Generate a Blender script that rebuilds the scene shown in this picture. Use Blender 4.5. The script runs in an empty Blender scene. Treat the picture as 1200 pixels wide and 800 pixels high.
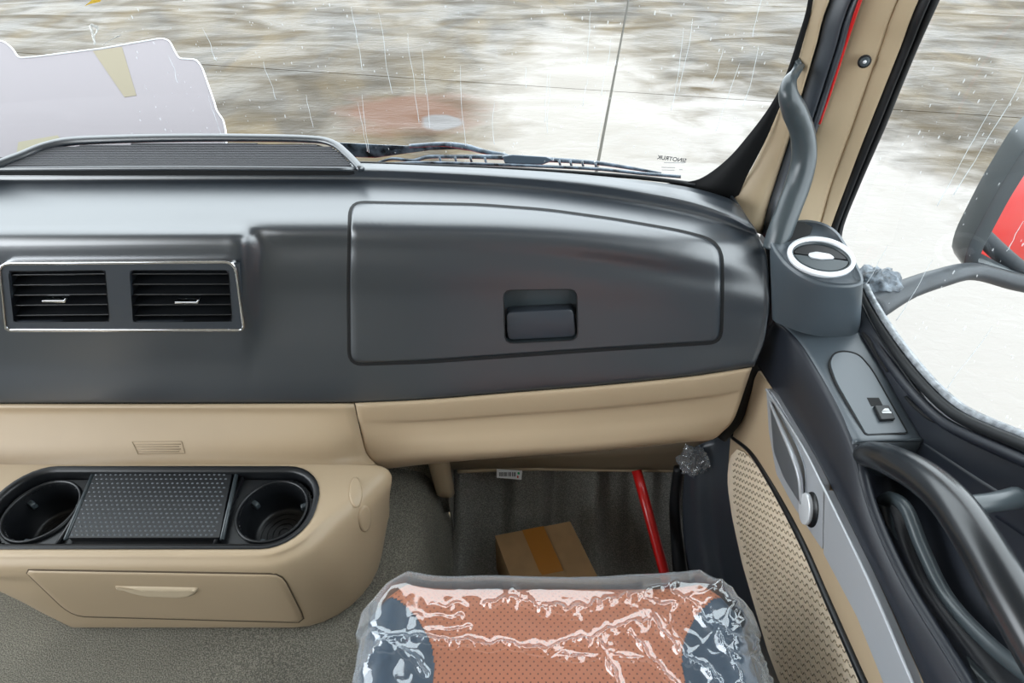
import bpy, math, random
import numpy as np
from mathutils import Vector
from mathutils.bvhtree import BVHTree
random.seed(7); np.random.seed(7)
S = bpy.context.scene
COL = S.collection

# ------------------------------------------------------------------ camera
CAM_Z = 1.25; PITCH = math.radians(42.0); FPX = 667.0
cd = bpy.data.cameras.new('camera'); cam = bpy.data.objects.new('camera', cd); COL.objects.link(cam)
cam.location = (0, 0, CAM_Z); cam.rotation_euler = (math.radians(90) - PITCH, 0, 0)
cd.sensor_width = 36; cd.lens = 36 * FPX / 1200; cd.clip_start = .02; cd.clip_end = 300
S.camera = cam
# ------------------------------------------------------------------ world: bright overcast sky
wd = bpy.data.worlds.new('overcast_sky'); S.world = wd; wd.use_nodes = True
nt = wd.node_tree; bg = nt.nodes['Background']
tc = nt.nodes.new('ShaderNodeTexCoord'); sp = nt.nodes.new('ShaderNodeSeparateXYZ'); rp = nt.nodes.new('ShaderNodeValToRGB')
nt.links.new(tc.outputs['Generated'], sp.inputs[0]); nt.links.new(sp.outputs['Z'], rp.inputs[0]); nt.links.new(rp.outputs[0], bg.inputs[0])
rp.color_ramp.elements[0].position = 0.0; rp.color_ramp.elements[0].color = (.87, .94, 1.0, 1)
rp.color_ramp.elements[1].position = .8; rp.color_ramp.elements[1].color = (.88, .95, 1.0, 1)
bg.inputs[1].default_value = 6.4
def area(name, loc, rot, sx, sy, e, color=(1, 1, 1)):
    l = bpy.data.lights.new(name, 'AREA'); l.shape = 'RECTANGLE'; l.size = sx; l.size_y = sy; l.energy = e; l.color = color
    o = bpy.data.objects.new(name, l); COL.objects.link(o); o.location = loc; o.rotation_euler = rot; return o
# unseen fill light added under the cab roof, daylight falling in through the open driver door and the rear side
area('ceiling_fill_light', (-.1, -.25, 1.715), (0, 0, 0), 1.1, .5, .8, (1, .97, .93))
area('open_door_daylight', (-1.75, -.2, 1.2), (0, math.radians(-90), 0), 1.0, 1.3, 19, (.93, .97, 1))
sv = S.view_settings; sv.view_transform = 'Standard'; sv.look = 'None'; sv.exposure = -0.62; sv.gamma = 1; sv.use_curve_mapping = False

# ------------------------------------------------------------------ pixel rays to world points
cP, sP = math.cos(PITCH), math.sin(PITCH)
CAMP = Vector((0, 0, CAM_Z))
def ray(px, py):
    u = (px - 600) / FPX; v = (400 - py) / FPX
    return Vector((u, cP + v * sP, -sP + v * cP))
def at(px, py, x=None, y=None, z=None, t=None):
    d = ray(px, py)
    if x is not None: t = x / d.x
    elif y is not None: t = y / d.y
    elif z is not None: t = (z - CAM_Z) / d.z
    return CAMP + d * t
class Plane:
    def __init__(s, p, n):
        s.p = Vector(p); s.n = Vector(n).normalized()
        if s.n.dot(CAMP - s.p) < 0: s.n = -s.n
    def at(s, px, py, off=0.0):
        d = ray(px, py); t = (s.p - CAMP).dot(s.n) / d.dot(s.n)
        return CAMP + d * t + s.n * off
def plane3(a, b, c): return Plane(a, (b - a).cross(c - a))

# ------------------------------------------------------------------ materials
def mat(name, color, rough=.5, metal=0.0, bump=0.0, bscale=400, var=0.0, vscale=8, coat=0.0, spec=.5, alpha=1.0, color2=None, dist=.00006):
    m = bpy.data.materials.new(name); m.use_nodes = True
    N = m.node_tree.nodes; L = m.node_tree.links; b = N['Principled BSDF']
    b.inputs['Base Color'].default_value = (*color, 1); b.inputs['Roughness'].default_value = rough
    b.inputs['Metallic'].default_value = metal; b.inputs['Coat Weight'].default_value = coat
    b.inputs['Specular IOR Level'].default_value = spec
    c = N.new('ShaderNodeTexCoord')
    if var > 0 or color2:
        n = N.new('ShaderNodeTexNoise'); n.inputs['Scale'].default_value = vscale; n.inputs['Detail'].default_value = 6
        L.new(c.outputs['Object'], n.inputs['Vector'])
        r = N.new('ShaderNodeValToRGB'); r.color_ramp.elements[0].position = .35; r.color_ramp.elements[1].position = .65
        r.color_ramp.elements[0].color = (*[k * (1 - var) for k in color], 1)
        r.color_ramp.elements[1].color = (*(color2 or [min(1, k * (1 + var)) for k in color]), 1)
        L.new(n.outputs['Fac'], r.inputs[0]); L.new(r.outputs[0], b.inputs['Base Color'])
    if bump > 0:
        n = N.new('ShaderNodeTexNoise'); n.inputs['Scale'].default_value = bscale; n.inputs['Detail'].default_value = 3
        L.new(c.outputs['Object'], n.inputs['Vector'])
        bp = N.new('ShaderNodeBump'); bp.inputs['Strength'].default_value = bump; bp.inputs['Distance'].default_value = dist
        L.new(n.outputs['Fac'], bp.inputs['Height']); L.new(bp.outputs[0], b.inputs['Normal'])
    return m
def srgb(r, g, b): return tuple((k / 255 / 12.92) if k / 255 <= .04045 else ((k / 255 + .055) / 1.055) ** 2.4 for k in (r, g, b))
M = {}
M['slate'] = mat('slate_grained_plastic', srgb(34, 43, 52), .35, bump=.3, bscale=700, var=.03, vscale=5, spec=1.0)
M['slate'].node_tree.nodes['Principled BSDF'].inputs['IOR'].default_value = 1.8
M['slate_door'] = mat('slate_door_plastic', srgb(52, 58, 66), .36, bump=.2, bscale=700, var=.06, vscale=5, spec=.9)
M['gloss'] = mat('satin_charcoal_plastic', srgb(64, 72, 76), .28, spec=.6)
M['navyp'] = mat('dark_navy_door_plastic', srgb(33, 37, 45), .38, bump=.2, bscale=700, spec=.6)
M['podg'] = mat('light_slate_door_plastic', srgb(72, 81, 88), .36, bump=.2, bscale=700, spec=.9)
M['pull'] = mat('satin_black_pull', srgb(26, 30, 34), .27, spec=.8)
M['black'] = mat('black_plastic', srgb(22, 24, 27), .35)
M['matte'] = mat('black_recess', srgb(14, 15, 17), .7)
M['frit'] = mat('black_ceramic_band', srgb(14, 15, 17), .6, spec=.25)
M['rubber'] = mat('black_rubber_seal', srgb(20, 23, 26), .45, bump=.3, bscale=200)
M['beige'] = mat('beige_plastic', srgb(183, 162, 134), .45, bump=.15, bscale=600, var=.03, vscale=4)
M['beige2'] = mat('beige_pillar_trim', srgb(180, 160, 131), .5, bump=.15, bscale=600)
M['beige_mid'] = mat('beige_emboss', srgb(160, 143, 117), .6)
M['silver'] = mat('brushed_silver_paint', srgb(186, 189, 194), .33, metal=.35)
M['chrome'] = mat('chrome', (.85, .86, .88), .07, metal=1)
M['satin'] = mat('satin_silver_ring', srgb(228, 231, 235), .3, metal=.35)
M['red'] = mat('red_paint', srgb(190, 14, 14), .35, coat=.5)
M['card'] = mat('brown_cardboard', srgb(130, 102, 68), .8, bump=.2, bscale=120, var=.08, vscale=20)
M['tape'] = mat('brown_packing_tape', srgb(140, 92, 38), .22)
M['orange'] = mat('tan_orange_leather', srgb(206, 126, 88), .5, bump=.1)
M['navy'] = mat('blue_grey_leather', srgb(56, 78, 98), .45, bump=.2, bscale=500)
M['headliner'] = mat('grey_beige_headliner', srgb(150, 143, 130), .9)
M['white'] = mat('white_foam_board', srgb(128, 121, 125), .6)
M['paper'] = mat('white_sticker_paper', srgb(225, 228, 230), .5)
M['ink'] = mat('grey_ink', srgb(60, 64, 70), .6)
M['green'] = mat('green_ink', srgb(40, 170, 110), .6)
M['rink'] = mat('red_ink', srgb(200, 60, 60), .6)
M['yellow_tape'] = mat('cream_masking_tape', srgb(124, 114, 92), .6)
M['cream_tape'] = mat('pale_cream_tape', srgb(132, 125, 102), .6)
M['yellow'] = mat('yellow_plastic_tag', srgb(232, 190, 40), .4)
M['mirror'] = mat('mirror_glass', (.9, .92, .93), .02, metal=1)
M['wire'] = mat('wet_wiper_painted_glints', srgb(34, 40, 48), .2, coat=.8, var=.3, vscale=50, color2=srgb(110, 124, 140))  # bluish wet highlights painted in as the second noise colour
M['spat'] = mat('slate_ribbed_grille', srgb(62, 62, 66), .5)
M['fabric'] = mat('woven_beige_fabric', srgb(238, 221, 197), .85, bump=.4, bscale=500, var=.05, vscale=60, dist=.0004)
M['fabric_rib'] = mat('fabric_wave_stitch', srgb(158, 143, 120), .9)
M['pearl'] = mat('rubber_mat_dot', srgb(92, 98, 104), .35)
def speckle(name, c1, c2, scale):
    m = mat(name, c1, .95, bump=.8, bscale=scale, dist=.003)
    N = m.node_tree.nodes; L = m.node_tree.links; b = N['Principled BSDF']
    c = N.new('ShaderNodeTexCoord'); n = N.new('ShaderNodeTexNoise'); n.inputs['Scale'].default_value = scale; n.inputs['Detail'].default_value = 2
    n2 = N.new('ShaderNodeTexNoise'); n2.inputs['Scale'].default_value = 6
    r = N.new('ShaderNodeValToRGB'); r.color_ramp.elements[0].position = .42; r.color_ramp.elements[1].position = .62
    r.color_ramp.elements[0].color = (*c1, 1); r.color_ramp.elements[1].color = (*c2, 1)
    mx = N.new('ShaderNodeMix'); mx.data_type = 'RGBA'; mx.blend_type = 'MULTIPLY'; mx.inputs[0].default_value = .5
    L.new(c.outputs['Object'], n.inputs['Vector']); L.new(c.outputs['Object'], n2.inputs['Vector'])
    L.new(n.outputs['Fac'], r.inputs[0]); L.new(r.outputs[0], mx.inputs[6]); L.new(n2.outputs['Fac'], mx.inputs[7]); L.new(mx.outputs[2], b.inputs['Base Color'])
    return m
M['carpet'] = speckle('speckled_grey_carpet', srgb(112, 110, 101), srgb(170, 166, 152), 520)
M['carpet2'] = speckle('dark_footwell_carpet', srgb(120, 120, 115), srgb(170, 168, 160), 480)
# perforated leather: rows of small dots
def perforate(m):
    N = m.node_tree.nodes; L = m.node_tree.links; b = N['Principled BSDF']
    c = N.new('ShaderNodeTexCoord'); mp = N.new('ShaderNodeMapping'); mp.inputs['Scale'].default_value = (165, 165, 0); mp.inputs['Rotation'].default_value = (0, 0, math.radians(45))
    fr = N.new('ShaderNodeVectorMath'); fr.operation = 'FRACTION'
    sb = N.new('ShaderNodeVectorMath'); sb.operation = 'SUBTRACT'; sb.inputs[1].default_value = (.5, .5, 0)
    ln = N.new('ShaderNodeVectorMath'); ln.operation = 'LENGTH'
    lt = N.new('ShaderNodeMath'); lt.operation = 'LESS_THAN'; lt.inputs[1].default_value = .17
    mx = N.new('ShaderNodeMix'); mx.data_type = 'RGBA'; mx.inputs[6].default_value = b.inputs['Base Color'].default_value; mx.inputs[7].default_value = (*srgb(120, 66, 45), 1)
    L.new(c.outputs['Object'], mp.inputs[0]); L.new(mp.outputs[0], fr.inputs[0]); L.new(fr.outputs[0], sb.inputs[0]); L.new(sb.outputs[0], ln.inputs[0])
    L.new(ln.outputs['Value'], lt.inputs[0]); L.new(lt.outputs[0], mx.inputs[0]); L.new(mx.outputs[2], b.inputs['Base Color'])
perforate(M['orange'])
def backlit(m, amt):
    N = m.node_tree.nodes; L = m.node_tree.links; b = N['Principled BSDF']; t = N.new('ShaderNodeBsdfTranslucent'); t.inputs[0].default_value = (*[min(1, k * 1.05) for k in b.inputs['Base Color'].default_value[:3]], 1)
    x = N.new('ShaderNodeMixShader'); x.inputs[0].default_value = amt; L.new(b.outputs[0], x.inputs[1]); L.new(t.outputs[0], x.inputs[2]); L.new(x.outputs[0], N['Material Output'].inputs[0])

def film(name, tint, rough, base, bump=0.0, bscale=30, dist=.01, haze=0.0, hazecol=(.7, .75, .8), tl=False, edge=0.0):
    """thin clear sheet: transparent with Fresnel gloss and a little milky haze"""
    m = bpy.data.materials.new(name); m.use_nodes = True
    N = m.node_tree.nodes; L = m.node_tree.links; N.remove(N['Principled BSDF']); out = N['Material Output']
    tr = N.new('ShaderNodeBsdfTransparent'); tr.inputs[0].default_value = (*tint, 1)
    gl = N.new('ShaderNodeBsdfGlossy'); gl.inputs['Roughness'].default_value = rough
    df = N.new('ShaderNodeBsdfTranslucent' if tl else 'ShaderNodeBsdfDiffuse'); df.inputs[0].default_value = (*hazecol, 1)
    m1 = N.new('ShaderNodeMixShader'); m1.inputs[0].default_value = haze; ed_ = edge
    m2 = N.new('ShaderNodeMixShader'); g_ = N.new('ShaderNodeNewGeometry')
    dt = N.new('ShaderNodeVectorMath'); dt.operation = 'DOT_PRODUCT'; L.new(g_.outputs['Incoming'], dt.inputs[0]); L.new(g_.outputs['Normal'], dt.inputs[1])
    ab = N.new('ShaderNodeMath'); ab.operation = 'ABSOLUTE'; L.new(dt.outputs['Value'], ab.inputs[0])
    om = N.new('ShaderNodeMath'); om.operation = 'SUBTRACT'; om.inputs[0].default_value = 1; L.new(ab.outputs[0], om.inputs[1]); om.use_clamp = True
    pw_ = N.new('ShaderNodeMath'); pw_.operation = 'POWER'; L.new(om.outputs[0], pw_.inputs[0]); pw_.inputs[1].default_value = 5
    lw = N.new('ShaderNodeMath'); lw.operation = 'MULTIPLY_ADD'; L.new(pw_.outputs[0], lw.inputs[0]); lw.inputs[1].default_value = 1 - base; lw.inputs[2].default_value = base
    if edge:
        hz = N.new('ShaderNodeMath'); hz.operation = 'MULTIPLY_ADD'; sq = N.new('ShaderNodeMath'); sq.operation = 'POWER'; sq.inputs[1].default_value = 2.0
        L.new(om.outputs[0], sq.inputs[0]); L.new(sq.outputs[0], hz.inputs[0]); hz.inputs[1].default_value = edge; hz.inputs[2].default_value = haze; L.new(hz.outputs[0], m1.inputs[0])
    L.new(tr.outputs[0], m1.inputs[1]); L.new(df.outputs[0], m1.inputs[2]); L.new(lw.outputs[0], m2.inputs[0])
    L.new(m1.outputs[0], m2.inputs[1]); L.new(gl.outputs[0], m2.inputs[2]); L.new(m2.outputs[0], out.inputs[0])
    if bump:
        c = N.new('ShaderNodeTexCoord'); n = N.new('ShaderNodeTexNoise'); n.inputs['Scale'].default_value = bscale; n.inputs['Detail'].default_value = 5; n.inputs['Distortion'].default_value = 1.5
        try: n.noise_type = 'RIDGED_MULTIFRACTAL'
        except Exception: pass
        L.new(c.outputs['Object'], n.inputs['Vector'])
        b = N.new('ShaderNodeBump'); b.inputs['Strength'].default_value = bump; b.inputs['Distance'].default_value = dist
        L.new(n.outputs[0], b.inputs['Height']); L.new(b.outputs[0], gl.inputs['Normal']); L.new(b.outputs[0], dt.inputs[1])
    return m
M['glass'] = film('window_glass', (.96, .98, .97), .0, .02)
M['drop'] = film('rain_water', (.8, .84, .86), .02, .03, haze=.3, hazecol=(.9, .92, .93), tl=True)
M['bag'] = film('clear_plastic_bag', (.93, .95, .97), .06, .16, bump=.1, bscale=26, dist=.004, haze=.03, edge=.7)
M['wrap'] = film('crumpled_wrap', (.8, .84, .88), .1, .15, bump=1, bscale=60, dist=.01, haze=.15)
M['scrap'] = film('clear_film_scrap', (.9, .92, .9), .1, .1, bump=1, bscale=60, dist=.01, haze=.45, hazecol=(.9, .9, .88))

# ------------------------------------------------------------------ object helpers
def thing(name, label, cat, loc=(0, 0, 0), group=None, kind=None):
    o = bpy.data.objects.new(name, None); COL.objects.link(o); o.location = loc; o.empty_display_size = .05
    tag(o, label, cat, group, kind); return o
def tag(o, label=None, cat=None, group=None, kind=None):
    if label: o['label'] = label
    if cat: o['category'] = cat
    if group: o['group'] = group
    if kind: o['kind'] = kind
    return o
def root_loc(p):
    v = Vector((0, 0, 0))
    while p is not None: v = v + p.location; p = p.parent
    return v
def obj(name, V, F, m, parent=None, smooth=True, solid=0.0, bevel=0.0, sub=0, bseg=2, label=None, kind=None, loc=None):
    off = root_loc(parent) if parent else (Vector(loc) if loc is not None else Vector((0, 0, 0)))
    me = bpy.data.meshes.new(name); me.from_pydata([tuple(Vector(v) - off) for v in V], [], F); me.validate(); me.update()
    me.materials.append(m)
    if smooth: me.polygons.foreach_set('use_smooth', [True] * len(me.polygons))
    o = bpy.data.objects.new(name, me); COL.objects.link(o)
    if parent: o.parent = parent
    elif loc is not None: o.location = loc
    if bevel:
        b = o.modifiers.new('bevel', 'BEVEL'); b.width = bevel; b.segments = bseg; b.limit_method = 'ANGLE'; b.angle_limit = math.radians(40); b.harden_normals = False
    if sub:
        s = o.modifiers.new('sub', 'SUBSURF'); s.levels = sub; s.render_levels = sub
    if solid:
        s = o.modifiers.new('solid', 'SOLIDIFY'); s.thickness = solid; s.offset = -1
    if label: o['label'] = label
    if kind: o['kind'] = kind
    return o
def crom(P, n):
    """Catmull-Rom through vectors P -> n samples (centripetal-ish by chord)"""
    P = [Vector(p) for p in P]
    if len(P) == 2: return [P[0].lerp(P[1], i / (n - 1)) for i in range(n)]
    d = [0.0]
    for a, b in zip(P, P[1:]): d.append(d[-1] + max((b - a).length, 1e-6) ** .75)
    T = d[-1]; out = []
    m = []
    for i in range(len(P)):
        if i == 0: m.append((P[1] - P[0]) / (d[1] - d[0]))
        elif i == len(P) - 1: m.append((P[-1] - P[-2]) / (d[-1] - d[-2]))
        else: m.append((P[i + 1] - P[i - 1]) / (d[i + 1] - d[i - 1]))
    k = 0
    for i in range(n):
        s = T * i / (n - 1)
        while k < len(P) - 2 and s > d[k + 1]: k += 1
        h = d[k + 1] - d[k]; u = (s - d[k]) / h; u = min(max(u, 0), 1)
        out.append(P[k] * (2 * u ** 3 - 3 * u ** 2 + 1) + m[k] * h * (u ** 3 - 2 * u ** 2 + u) + P[k + 1] * (-2 * u ** 3 + 3 * u ** 2) + m[k + 1] * h * (u ** 3 - u ** 2))
    return out
def loft(rows, nu, nv, closed_u=False, smooth_v=True):
    """rows of world points -> (V,F) grid, face normals towards the camera"""
    R = [crom(r, nu) for r in rows]
    if nv:
        cols = [crom([r[i] for r in R], nv) for i in range(nu)]
        R = [[cols[i][j] for i in range(nu)] for j in range(nv)]
    V = [p for r in R for p in r]; F = []
    for j in range(len(R) - 1):
        for i in range(nu - 1):
            a = j * nu + i; F.append((a, a + 1, a + nu + 1, a + nu))
    return orient(V, F)
def orient(V, F):
    s = 0
    for f in F[::max(1, len(F) // 60)]:
        a, b, c = V[f[0]], V[f[1]], V[f[2]]
        n = (b - a).cross(c - b); s += 1 if n.dot(CAMP - a) > 0 else -1
    if s < 0: F = [tuple(reversed(f)) for f in F]
    return V, F
def strip(rows, nu=24): return loft(rows, nu, 0)
def pxl(pts, **k): return [at(p[0], p[1], **(p[2] if len(p) > 2 else k)) for p in pts]
def tube(P, R, seg=12, n=None, cap=True, flat=1.0):
    P = crom(P, n or max(2, len(P) * 5)) if n != 0 else [Vector(p) for p in P]
    n = len(P)
    if not hasattr(R, '__len__'): R = [R]
    xs = np.linspace(0, 1, len(R)); rr = np.interp(np.linspace(0, 1, n), xs, R)
    V = []; F = []; prev = None
    for i, p in enumerate(P):
        t = (P[min(i + 1, n - 1)] - P[max(i - 1, 0)]).normalized()
        if prev is None:
            a = Vector((0, 0, 1)) if abs(t.z) < .9 else Vector((1, 0, 0)); u = t.cross(a).normalized()
        else: u = (prev - t * prev.dot(t)).normalized()
        prev = u; w = t.cross(u)
        for k in range(seg):
            a = 2 * math.pi * k / seg; V.append(p + u * math.cos(a) * rr[i] + w * math.sin(a) * rr[i] * flat)
    for i in range(n - 1):
        for k in range(seg):
            a = i * seg + k; b = i * seg + (k + 1) % seg; F.append((a, b, b + seg, a + seg))
    if cap: F.append(tuple(reversed(range(seg)))); F.append(tuple(range((n - 1) * seg, n * seg)))
    return V, F
def box(c, s, rz=0.0):
    cx, cy, cz = c; sx, sy, sz = (k / 2 for k in s); V = []
    for x in (-sx, sx):
        for y in (-sy, sy):
            for z in (-sz, sz):
                V.append(Vector((cx + x * math.cos(rz) - y * math.sin(rz), cy + x * math.sin(rz) + y * math.cos(rz), cz + z)))
    return V, [(0, 1, 3, 2), (4, 6, 7, 5), (0, 4, 5, 1), (2, 3, 7, 6), (0, 2, 6, 4), (1, 5, 7, 3)]
def join(parts):
    V = []; F = []
    for v, f in parts:
        n = len(V); V += list(v); F += [tuple(i + n for i in q) for q in f]
    return V, F
def rpoly(pts, r, n=5):
    """2D polygon with rounded corners"""
    out = []; N = len(pts)
    for i in range(N):
        p0, p, p1 = (Vector((*pts[(i + k) % N][:2], 0)) for k in (-1, 0, 1))
        a = p0 - p; b = p1 - p; rr = min(r if not hasattr(r, '__len__') else r[i], a.length * .49, b.length * .49)
        A = p + a.normalized() * rr; B = p + b.normalized() * rr
        for k in range(n + 1):
            u = k / n; q = A * (1 - u) ** 2 + p * 2 * u * (1 - u) + B * u * u; out.append((q.x, q.y))
    return out
def prism(poly, f0, f1):
    """poly: pixel list; f0/f1 map pixel->world for front and back faces"""
    n = len(poly); V = [f0(*p) for p in poly] + [f1(*p) for p in poly]
    F = [tuple(range(n)), tuple(reversed(range(n, 2 * n)))] + [(i, i + n, (i + 1) % n + n, (i + 1) % n) for i in range(n)]
    a = (V[1] - V[0]).cross(V[n // 2] - V[1])
    if a.dot(CAMP - V[0]) < 0: F = [tuple(reversed(f)) for f in F]
    return V, F
def slab(poly, pl, top, bot): return prism(poly, lambda a, b: pl.at(a, b, top), lambda a, b: pl.at(a, b) + pl.n * bot)
def ring(outer, inner, pl, top, bot, prof=None):
    """closed frame between two equal-count outlines, raised"""
    n = len(outer); V = [pl.at(*p) + pl.n * bot for p in outer] + [pl.at(*p) + pl.n * top for p in outer] + [pl.at(*p) + pl.n * top for p in inner] + [pl.at(*p) + pl.n * bot for p in inner]
    F = []
    for k in range(3):
        for i in range(n):
            j = (i + 1) % n; F.append((k * n + i, k * n + j, (k + 1) * n + j, (k + 1) * n + i))
    V_, F_ = V, F
    a = (V[n + 1] - V[n]).cross(V[2 * n + 1] - V[n + 1])
    if a.dot(CAMP - V[n]) < 0: F_ = [tuple(reversed(f)) for f in F]
    return V_, F_
def bvh(VF): return BVHTree.FromPolygons([tuple(v) for v in VF[0]], VF[1])
def cast(b, px, py, off=0.0):
    h, n, i, d = b.ray_cast(CAMP, ray(px, py).normalized())
    if h is None:
        h, n, i, d = b.find_nearest(at(px, py, t=.85))
    if n.dot(CAMP - h) < 0: n = -n
    return h + n * off
def lerp2(a, b, u): return (a[0] + (b[0] - a[0]) * u, a[1] + (b[1] - a[1]) * u)
def scale2(poly, s, c=None):
    c = c or (sum(p[0] for p in poly) / len(poly), sum(p[1] for p in poly) / len(poly))
    return [(c[0] + (p[0] - c[0]) * s, c[1] + (p[1] - c[1]) * s) for p in poly]
def inset(poly, d):
    """move each outline point inward by d pixels"""
    N = len(poly); A = sum(poly[i][0] * poly[(i + 1) % N][1] - poly[(i + 1) % N][0] * poly[i][1] for i in range(N)); sg = 1 if A > 0 else -1
    out = []
    for i in range(N):
        a = poly[i - 2]; b = poly[(i + 2) % N]; tx, ty = b[0] - a[0], b[1] - a[1]; l = math.hypot(tx, ty) or 1
        out.append((poly[i][0] - ty / l * d * sg, poly[i][1] + tx / l * d * sg))
    return out
def resamp(poly, n):
    P = [Vector((*p, 0)) for p in poly]; P.append(P[0]); d = [0]
    for a, b in zip(P, P[1:]): d.append(d[-1] + (b - a).length)
    out = []; k = 0
    for i in range(n):
        s = d[-1] * i / n
        while d[k + 1] < s: k += 1
        u = (s - d[k]) / max(d[k + 1] - d[k], 1e-9); q = P[k].lerp(P[k + 1], u); out.append((q.x, q.y))
    return out
def pad(poly, b, h=.003, sink=.002, edge=3.0, hole=None, n=None):
    """cushion-like panel lying on the surface b, raised by h, edges rolled down; optional hole outline (same count)"""
    if n: poly = resamp(poly, n)
    N = len(poly); rings = [(poly, -sink), (inset(poly, edge * .25), h * .6), (inset(poly, edge), h)]
    last = rings[-1][0]
    if hole is None:
        c = (sum(p[0] for p in last) / N, sum(p[1] for p in last) / N)
        for s in (.95, .9, .82, .74, .66, .58, .5, .42, .34, .26, .18, .1): rings.append((scale2(last, s, c), h))
    else:
        for s in np.linspace(0, 1, 27)[1:]: rings.append(([lerp2(last[i], hole[i], s) for i in range(N)], h))
    V = []; F = []
    for r, off in rings: V += [cast(b, p[0], p[1], off) for p in r]
    for k in range(len(rings) - 1):
        for i in range(N):
            j = (i + 1) % N; F.append((k * N + i, k * N + j, (k + 1) * N + j, (k + 1) * N + i))
    if hole is None:
        V.append(cast(b, c[0], c[1], h)); m = len(V) - 1; k = len(rings) - 1
        for i in range(N): F.append((k * N + i, k * N + (i + 1) % N, m))
    return orient(V, F)
def inside(poly, x, y):
    c = False; n = len(poly)
    for i in range(n):
        x1, y1 = poly[i]; x2, y2 = poly[(i + 1) % n]
        if (y1 > y) != (y2 > y) and x < (x2 - x1) * (y - y1) / (y2 - y1) + x1: c = not c
    return c
def topx(p):
    d = Vector(p) - CAMP; f = d.y * cP - d.z * sP; u = d.x; w = d.y * sP + d.z * cP
    return 600 + FPX * u / f, 400 - FPX * w / f
def cut(VF, poly):
    V, F = VF; return V, [f for f in F if not inside(poly, *topx(sum((V[i] for i in f), Vector()) / len(f)))]
def pw(xs, ys): return lambda q: float(np.interp(q, xs, ys))

# ================================================================== SETTING
# ground of concrete slabs, seen through the glass
GZ = -1.2
gm = bpy.data.materials.new('wet_muddy_concrete'); gm.use_nodes = True
def ground_mat(m):
    N = m.node_tree.nodes; L = m.node_tree.links; b = N['Principled BSDF']
    g = N.new('ShaderNodeNewGeometry')
    def noise(scale, rot, sc, det=6, dis=1.0):
        mp = N.new('ShaderNodeMapping'); mp.inputs['Scale'].default_value = sc; mp.inputs['Rotation'].default_value = (0, 0, rot)
        n = N.new('ShaderNodeTexNoise'); n.inputs['Scale'].default_value = scale; n.inputs['Detail'].default_value = det; n.inputs['Distortion'].default_value = dis
        L.new(g.outputs['Position'], mp.inputs[0]); L.new(mp.outputs[0], n.inputs['Vector']); return n.outputs['Fac']
    def ramp(f, p0, c0, p1, c1):
        r = N.new('ShaderNodeValToRGB'); r.color_ramp.elements[0].position = p0; r.color_ramp.elements[1].position = p1
        r.color_ramp.elements[0].color = (*c0, 1); r.color_ramp.elements[1].color = (*c1, 1); L.new(f, r.inputs[0]); return r.outputs[0]
    def mix(f, a, c):
        x = N.new('ShaderNodeMix'); x.data_type = 'RGBA'; L.new(f, x.inputs[0])
        for i, k in ((6, a), (7, c)):
            if isinstance(k, tuple): x.inputs[i].default_value = (*k, 1)
            else: L.new(k, x.inputs[i])
        return x.outputs[2]
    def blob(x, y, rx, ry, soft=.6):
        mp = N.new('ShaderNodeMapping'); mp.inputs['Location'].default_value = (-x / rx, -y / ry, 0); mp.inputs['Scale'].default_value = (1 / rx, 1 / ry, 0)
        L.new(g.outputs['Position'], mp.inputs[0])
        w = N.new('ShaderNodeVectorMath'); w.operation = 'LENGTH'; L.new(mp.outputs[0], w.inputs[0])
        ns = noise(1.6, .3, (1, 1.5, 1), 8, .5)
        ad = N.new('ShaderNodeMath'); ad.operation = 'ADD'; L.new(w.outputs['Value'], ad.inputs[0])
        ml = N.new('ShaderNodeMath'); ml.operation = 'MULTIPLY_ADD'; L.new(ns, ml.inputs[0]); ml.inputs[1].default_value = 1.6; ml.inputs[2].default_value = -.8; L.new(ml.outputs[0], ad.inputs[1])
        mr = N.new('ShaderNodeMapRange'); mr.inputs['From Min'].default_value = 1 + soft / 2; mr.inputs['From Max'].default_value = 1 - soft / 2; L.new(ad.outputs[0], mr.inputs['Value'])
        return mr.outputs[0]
    mud = ramp(noise(.8, .5, (1.0, .45, 1), 6, 1.5), .36, srgb(52, 42, 25), .66, srgb(82, 68, 42))
    dark = mix(ramp(noise(.5, -.7, (.9, .6, 1), 7, 2.4), .52, (0, 0, 0), .68, (.8, .8, .8)), mud, srgb(48, 42, 32))
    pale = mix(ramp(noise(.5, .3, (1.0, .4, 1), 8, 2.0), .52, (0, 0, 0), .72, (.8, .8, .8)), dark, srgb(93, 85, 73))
    c = mix(blob(.9, 6.6, 1.25, 3.4, .8), pale, srgb(133, 127, 120))  # sky glare on the wet slab, painted into the colour
    c = mix(blob(2.7, 3.0, 1.7, 4.2, .6), c, srgb(139, 134, 129))  # bright sky reflection beside the door, also painted as a pale patch
    c = mix(blob(-1.2, 6.7, .8, .6), c, srgb(86, 58, 40))
    c = mix(blob(-.8, 6.4, .22, .22, .3), c, srgb(97, 94, 93))
    L.new(c, b.inputs['Base Color'])
    r = ramp(noise(1.1, .1, (.6, 1.6, 1), 6, 1), .4, (.3, .3, .3), .7, (.6, .6, .6)); L.new(r, b.inputs['Roughness'])
    b.inputs['Specular IOR Level'].default_value = .1; b.inputs['Coat Weight'].default_value = 0.0; b.inputs['Coat Roughness'].default_value = .05
    bp = N.new('ShaderNodeBump'); bp.inputs['Distance'].default_value = .02; bp.inputs['Strength'].default_value = .5
    L.new(noise(6, 0, (1, 2, 1), 8, .6), bp.inputs['Height']); L.new(bp.outputs[0], b.inputs['Normal'])
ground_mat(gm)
gr = thing('ground', 'wet muddy concrete yard outside the windscreen and side window', 'ground', (0, 8, GZ), kind='structure')
obj('joint_bed', *box((0, 8, GZ - .05), (60, 60, .02)), mat('dark_joint_filler', srgb(116, 113, 105), .8), gr)
ga = math.radians(-11.0)
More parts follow.
